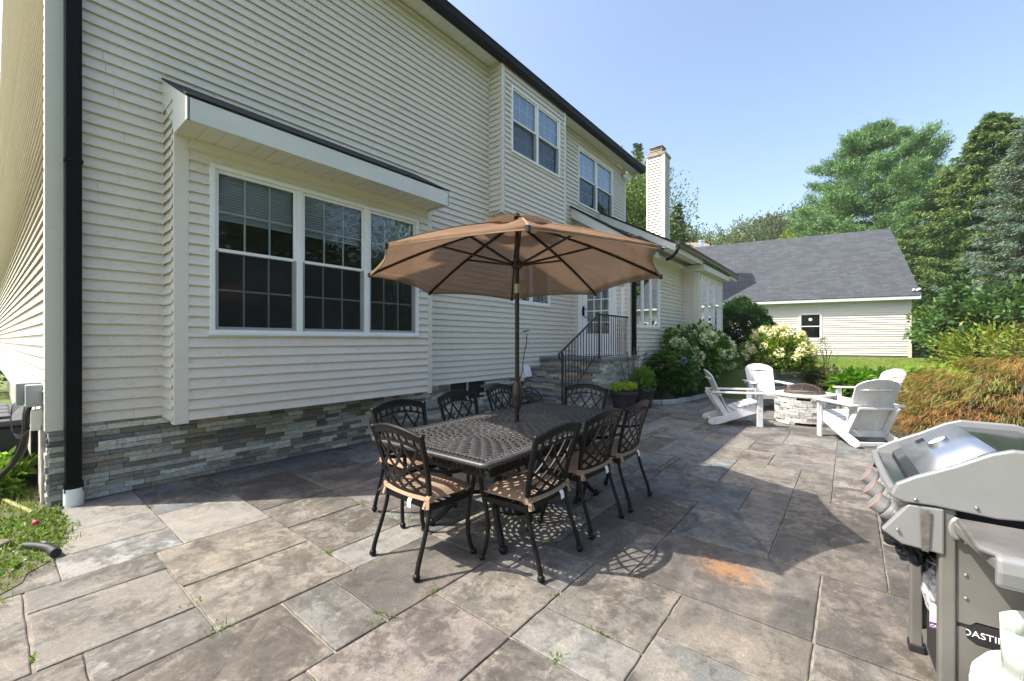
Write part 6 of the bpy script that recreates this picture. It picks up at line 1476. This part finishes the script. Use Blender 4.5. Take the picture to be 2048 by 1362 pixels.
for (jx, jy, k, r_) in ((-2.47, .72, 26, .035), (-2.82, .70, 10, .03), (-1.9, 1.30, 22, .05), (-1.87, 1.60, 14, .03), (-1.30, 2.03, 10, .025), (-1.05, 1.62, 16, .022), (-.15, 1.86, 12, .03), (-2.83, 2.1, 24, .05), (-3.36, 2.07, 20, .04), (-3.95, 2.08, 12, .04), (-2.4, 2.6, 40, .10), (-2.15, 2.4, 36, .08), (-4.88, 1.50, 12, .04), (-5.38, .98, 16, .04), (-4.15, .28, 14, .05), (-1.0, 2.5, 8, .02), (.05, 2.0, 18, .04)):
    pts.append(np.column_stack([rng.normal(jx, r_, k*2), rng.normal(jy, r_, k*2), np.full(k*2, -.01)]))
jr = random.Random(9)
for (a, b, c, d, t_) in slabs:
    if jr.random() < .5: continue
    for q in range(jr.choice([1, 1, 2, 3])):
        f = jr.random(); e = jr.choice('xy'); jx, jy = (a+(b-a)*f, c) if e == 'x' else (a, c+(d-c)*f); k = jr.choice([4, 8, 14, 22]); sg = jr.uniform(.008, .035)
        pts.append(np.column_stack([rng.normal(jx, sg if e == 'x' else .004, k), rng.normal(jy, sg if e == 'y' else .004, k), np.full(k, -.012)]))
blades('joint_weeds', np.concatenate(pts), .012, .045, .006, [(.12, .22, .03), (.09, .16, .03), (.20, .19, .08), (.15, .26, .04)], 'little weeds sprouting from the joints of the paving', 1.3)
P = []
for q in range(60000):
    dd = rng.uniform(11.9, 17.3); px = rng.uniform(1560, 2000); p = D(dd, px); P.append((p.x, p.y, ground_h(p.x, p.y)))
blades('lawn_grass', np.array(P), .02, .06, .012, [(.16, .25, .04), (.22, .30, .06), (.26, .28, .09)], 'mown lawn grass between the stone wall and the garage', .8)
# debris: pebbles at the left corner
s = MB(); rs = random.Random(6)
for q in range(70):
    x = rs.uniform(-4.9, -3.7); y = rs.uniform(-.5, .30-max(0, (x+4.5))*.35); r_ = rs.uniform(.008, .028); g = rs.uniform(.5, 1.1); s.sphere((x, y, .008), r_, 6, 4, (.42*g, .41*g, .40*g), .6)
o = s.build('pebbles', M['fieldstone'], None, smooth='all'); tag(o, 'grey pebbles scattered in the weedy corner', 'pebbles', kind='stuff')
# background greenery at the far left, beyond the gable wall
shrub('side_yard_shrub', (-19, -1.4, 1.0), (2.4, 1.6, 1.6), 40, 4000, .12, .06, [(.12, .22, .03), (.08, .16, .02)], 'bright green shrub at the far end of the gable wall', csize=.4, stems=3)
shrub('leafy_weed', (-6.35, .05, .12), (.45, .16, .2), 20, 700, .09, .045, [(.14, .26, .03), (.2, .32, .05)], 'leafy weed growing below the utility boxes', 'plant', csize=.1, stems=0)
# ================================================================ split parts that were written as one mesh
def split_loose(o):
    import bmesh
    bm = bmesh.new(); bm.from_mesh(o.data); bm.verts.ensure_lookup_table(); seen = set(); groups = []
    for v in bm.verts:
        if v.index in seen: continue
        st_ = [v]; g = []; seen.add(v.index)
        while st_:
            q = st_.pop(); g.append(q.index)
            for e in q.link_edges:
                w_ = e.other_vert(q)
                if w_.index not in seen: seen.add(w_.index); st_.append(w_)
        groups.append(g)
    bm.free()
    if len(groups) < 2: return
    me = o.data; vs = [v.co.copy() for v in me.vertices]; fs = [list(p.vertices) for p in me.polygons]
    for i, g in enumerate(groups):
        gs = {v: k for k, v in enumerate(g)}; m2 = bpy.data.meshes.new(me.name); m2.from_pydata([vs[v] for v in g], [], [[gs[a] for a in f] for f in fs if f[0] in gs]); m2.materials.append(me.materials[0])
        if i == 0: o.data = m2
        else: c = o.copy(); c.data = m2; C.objects.link(c)
for o in list(bpy.data.objects):
    b = o.name.split('.')[0]
    if o.type == 'MESH' and o.parent and b in ('corner_board', 'downspout_collar', 'rake_board', 'bay_fascia', 'fascia', 'skirt_board', 'chimney_trim', 'bay_frieze', 'opening_frame', 'bracket', 'hub'): split_loose(o)
# ================================================================ summer haze
import os
hz = MB(); hz.box(-130, 150, -60, 170, -1.5, 32)
hm = bpy.data.materials.new('haze_air'); hm.use_nodes = True; n = hm.node_tree; n.nodes.clear()
pv = N(n, 'ShaderNodeVolumePrincipled'); pv.inputs['Color'].default_value = (.86, .95, 1, 1); pv.inputs['Density'].default_value = .0006; pv.inputs['Anisotropy'].default_value = .2
oo = N(n, 'ShaderNodeOutputMaterial'); n.links.new(pv.outputs[0], oo.inputs['Volume'])
ho_ = hz.build('haze', hm); tag(ho_, kind='stuff', label='thin pale summer haze in the air', cat='haze')
scn.cycles.volume_bounces = 0
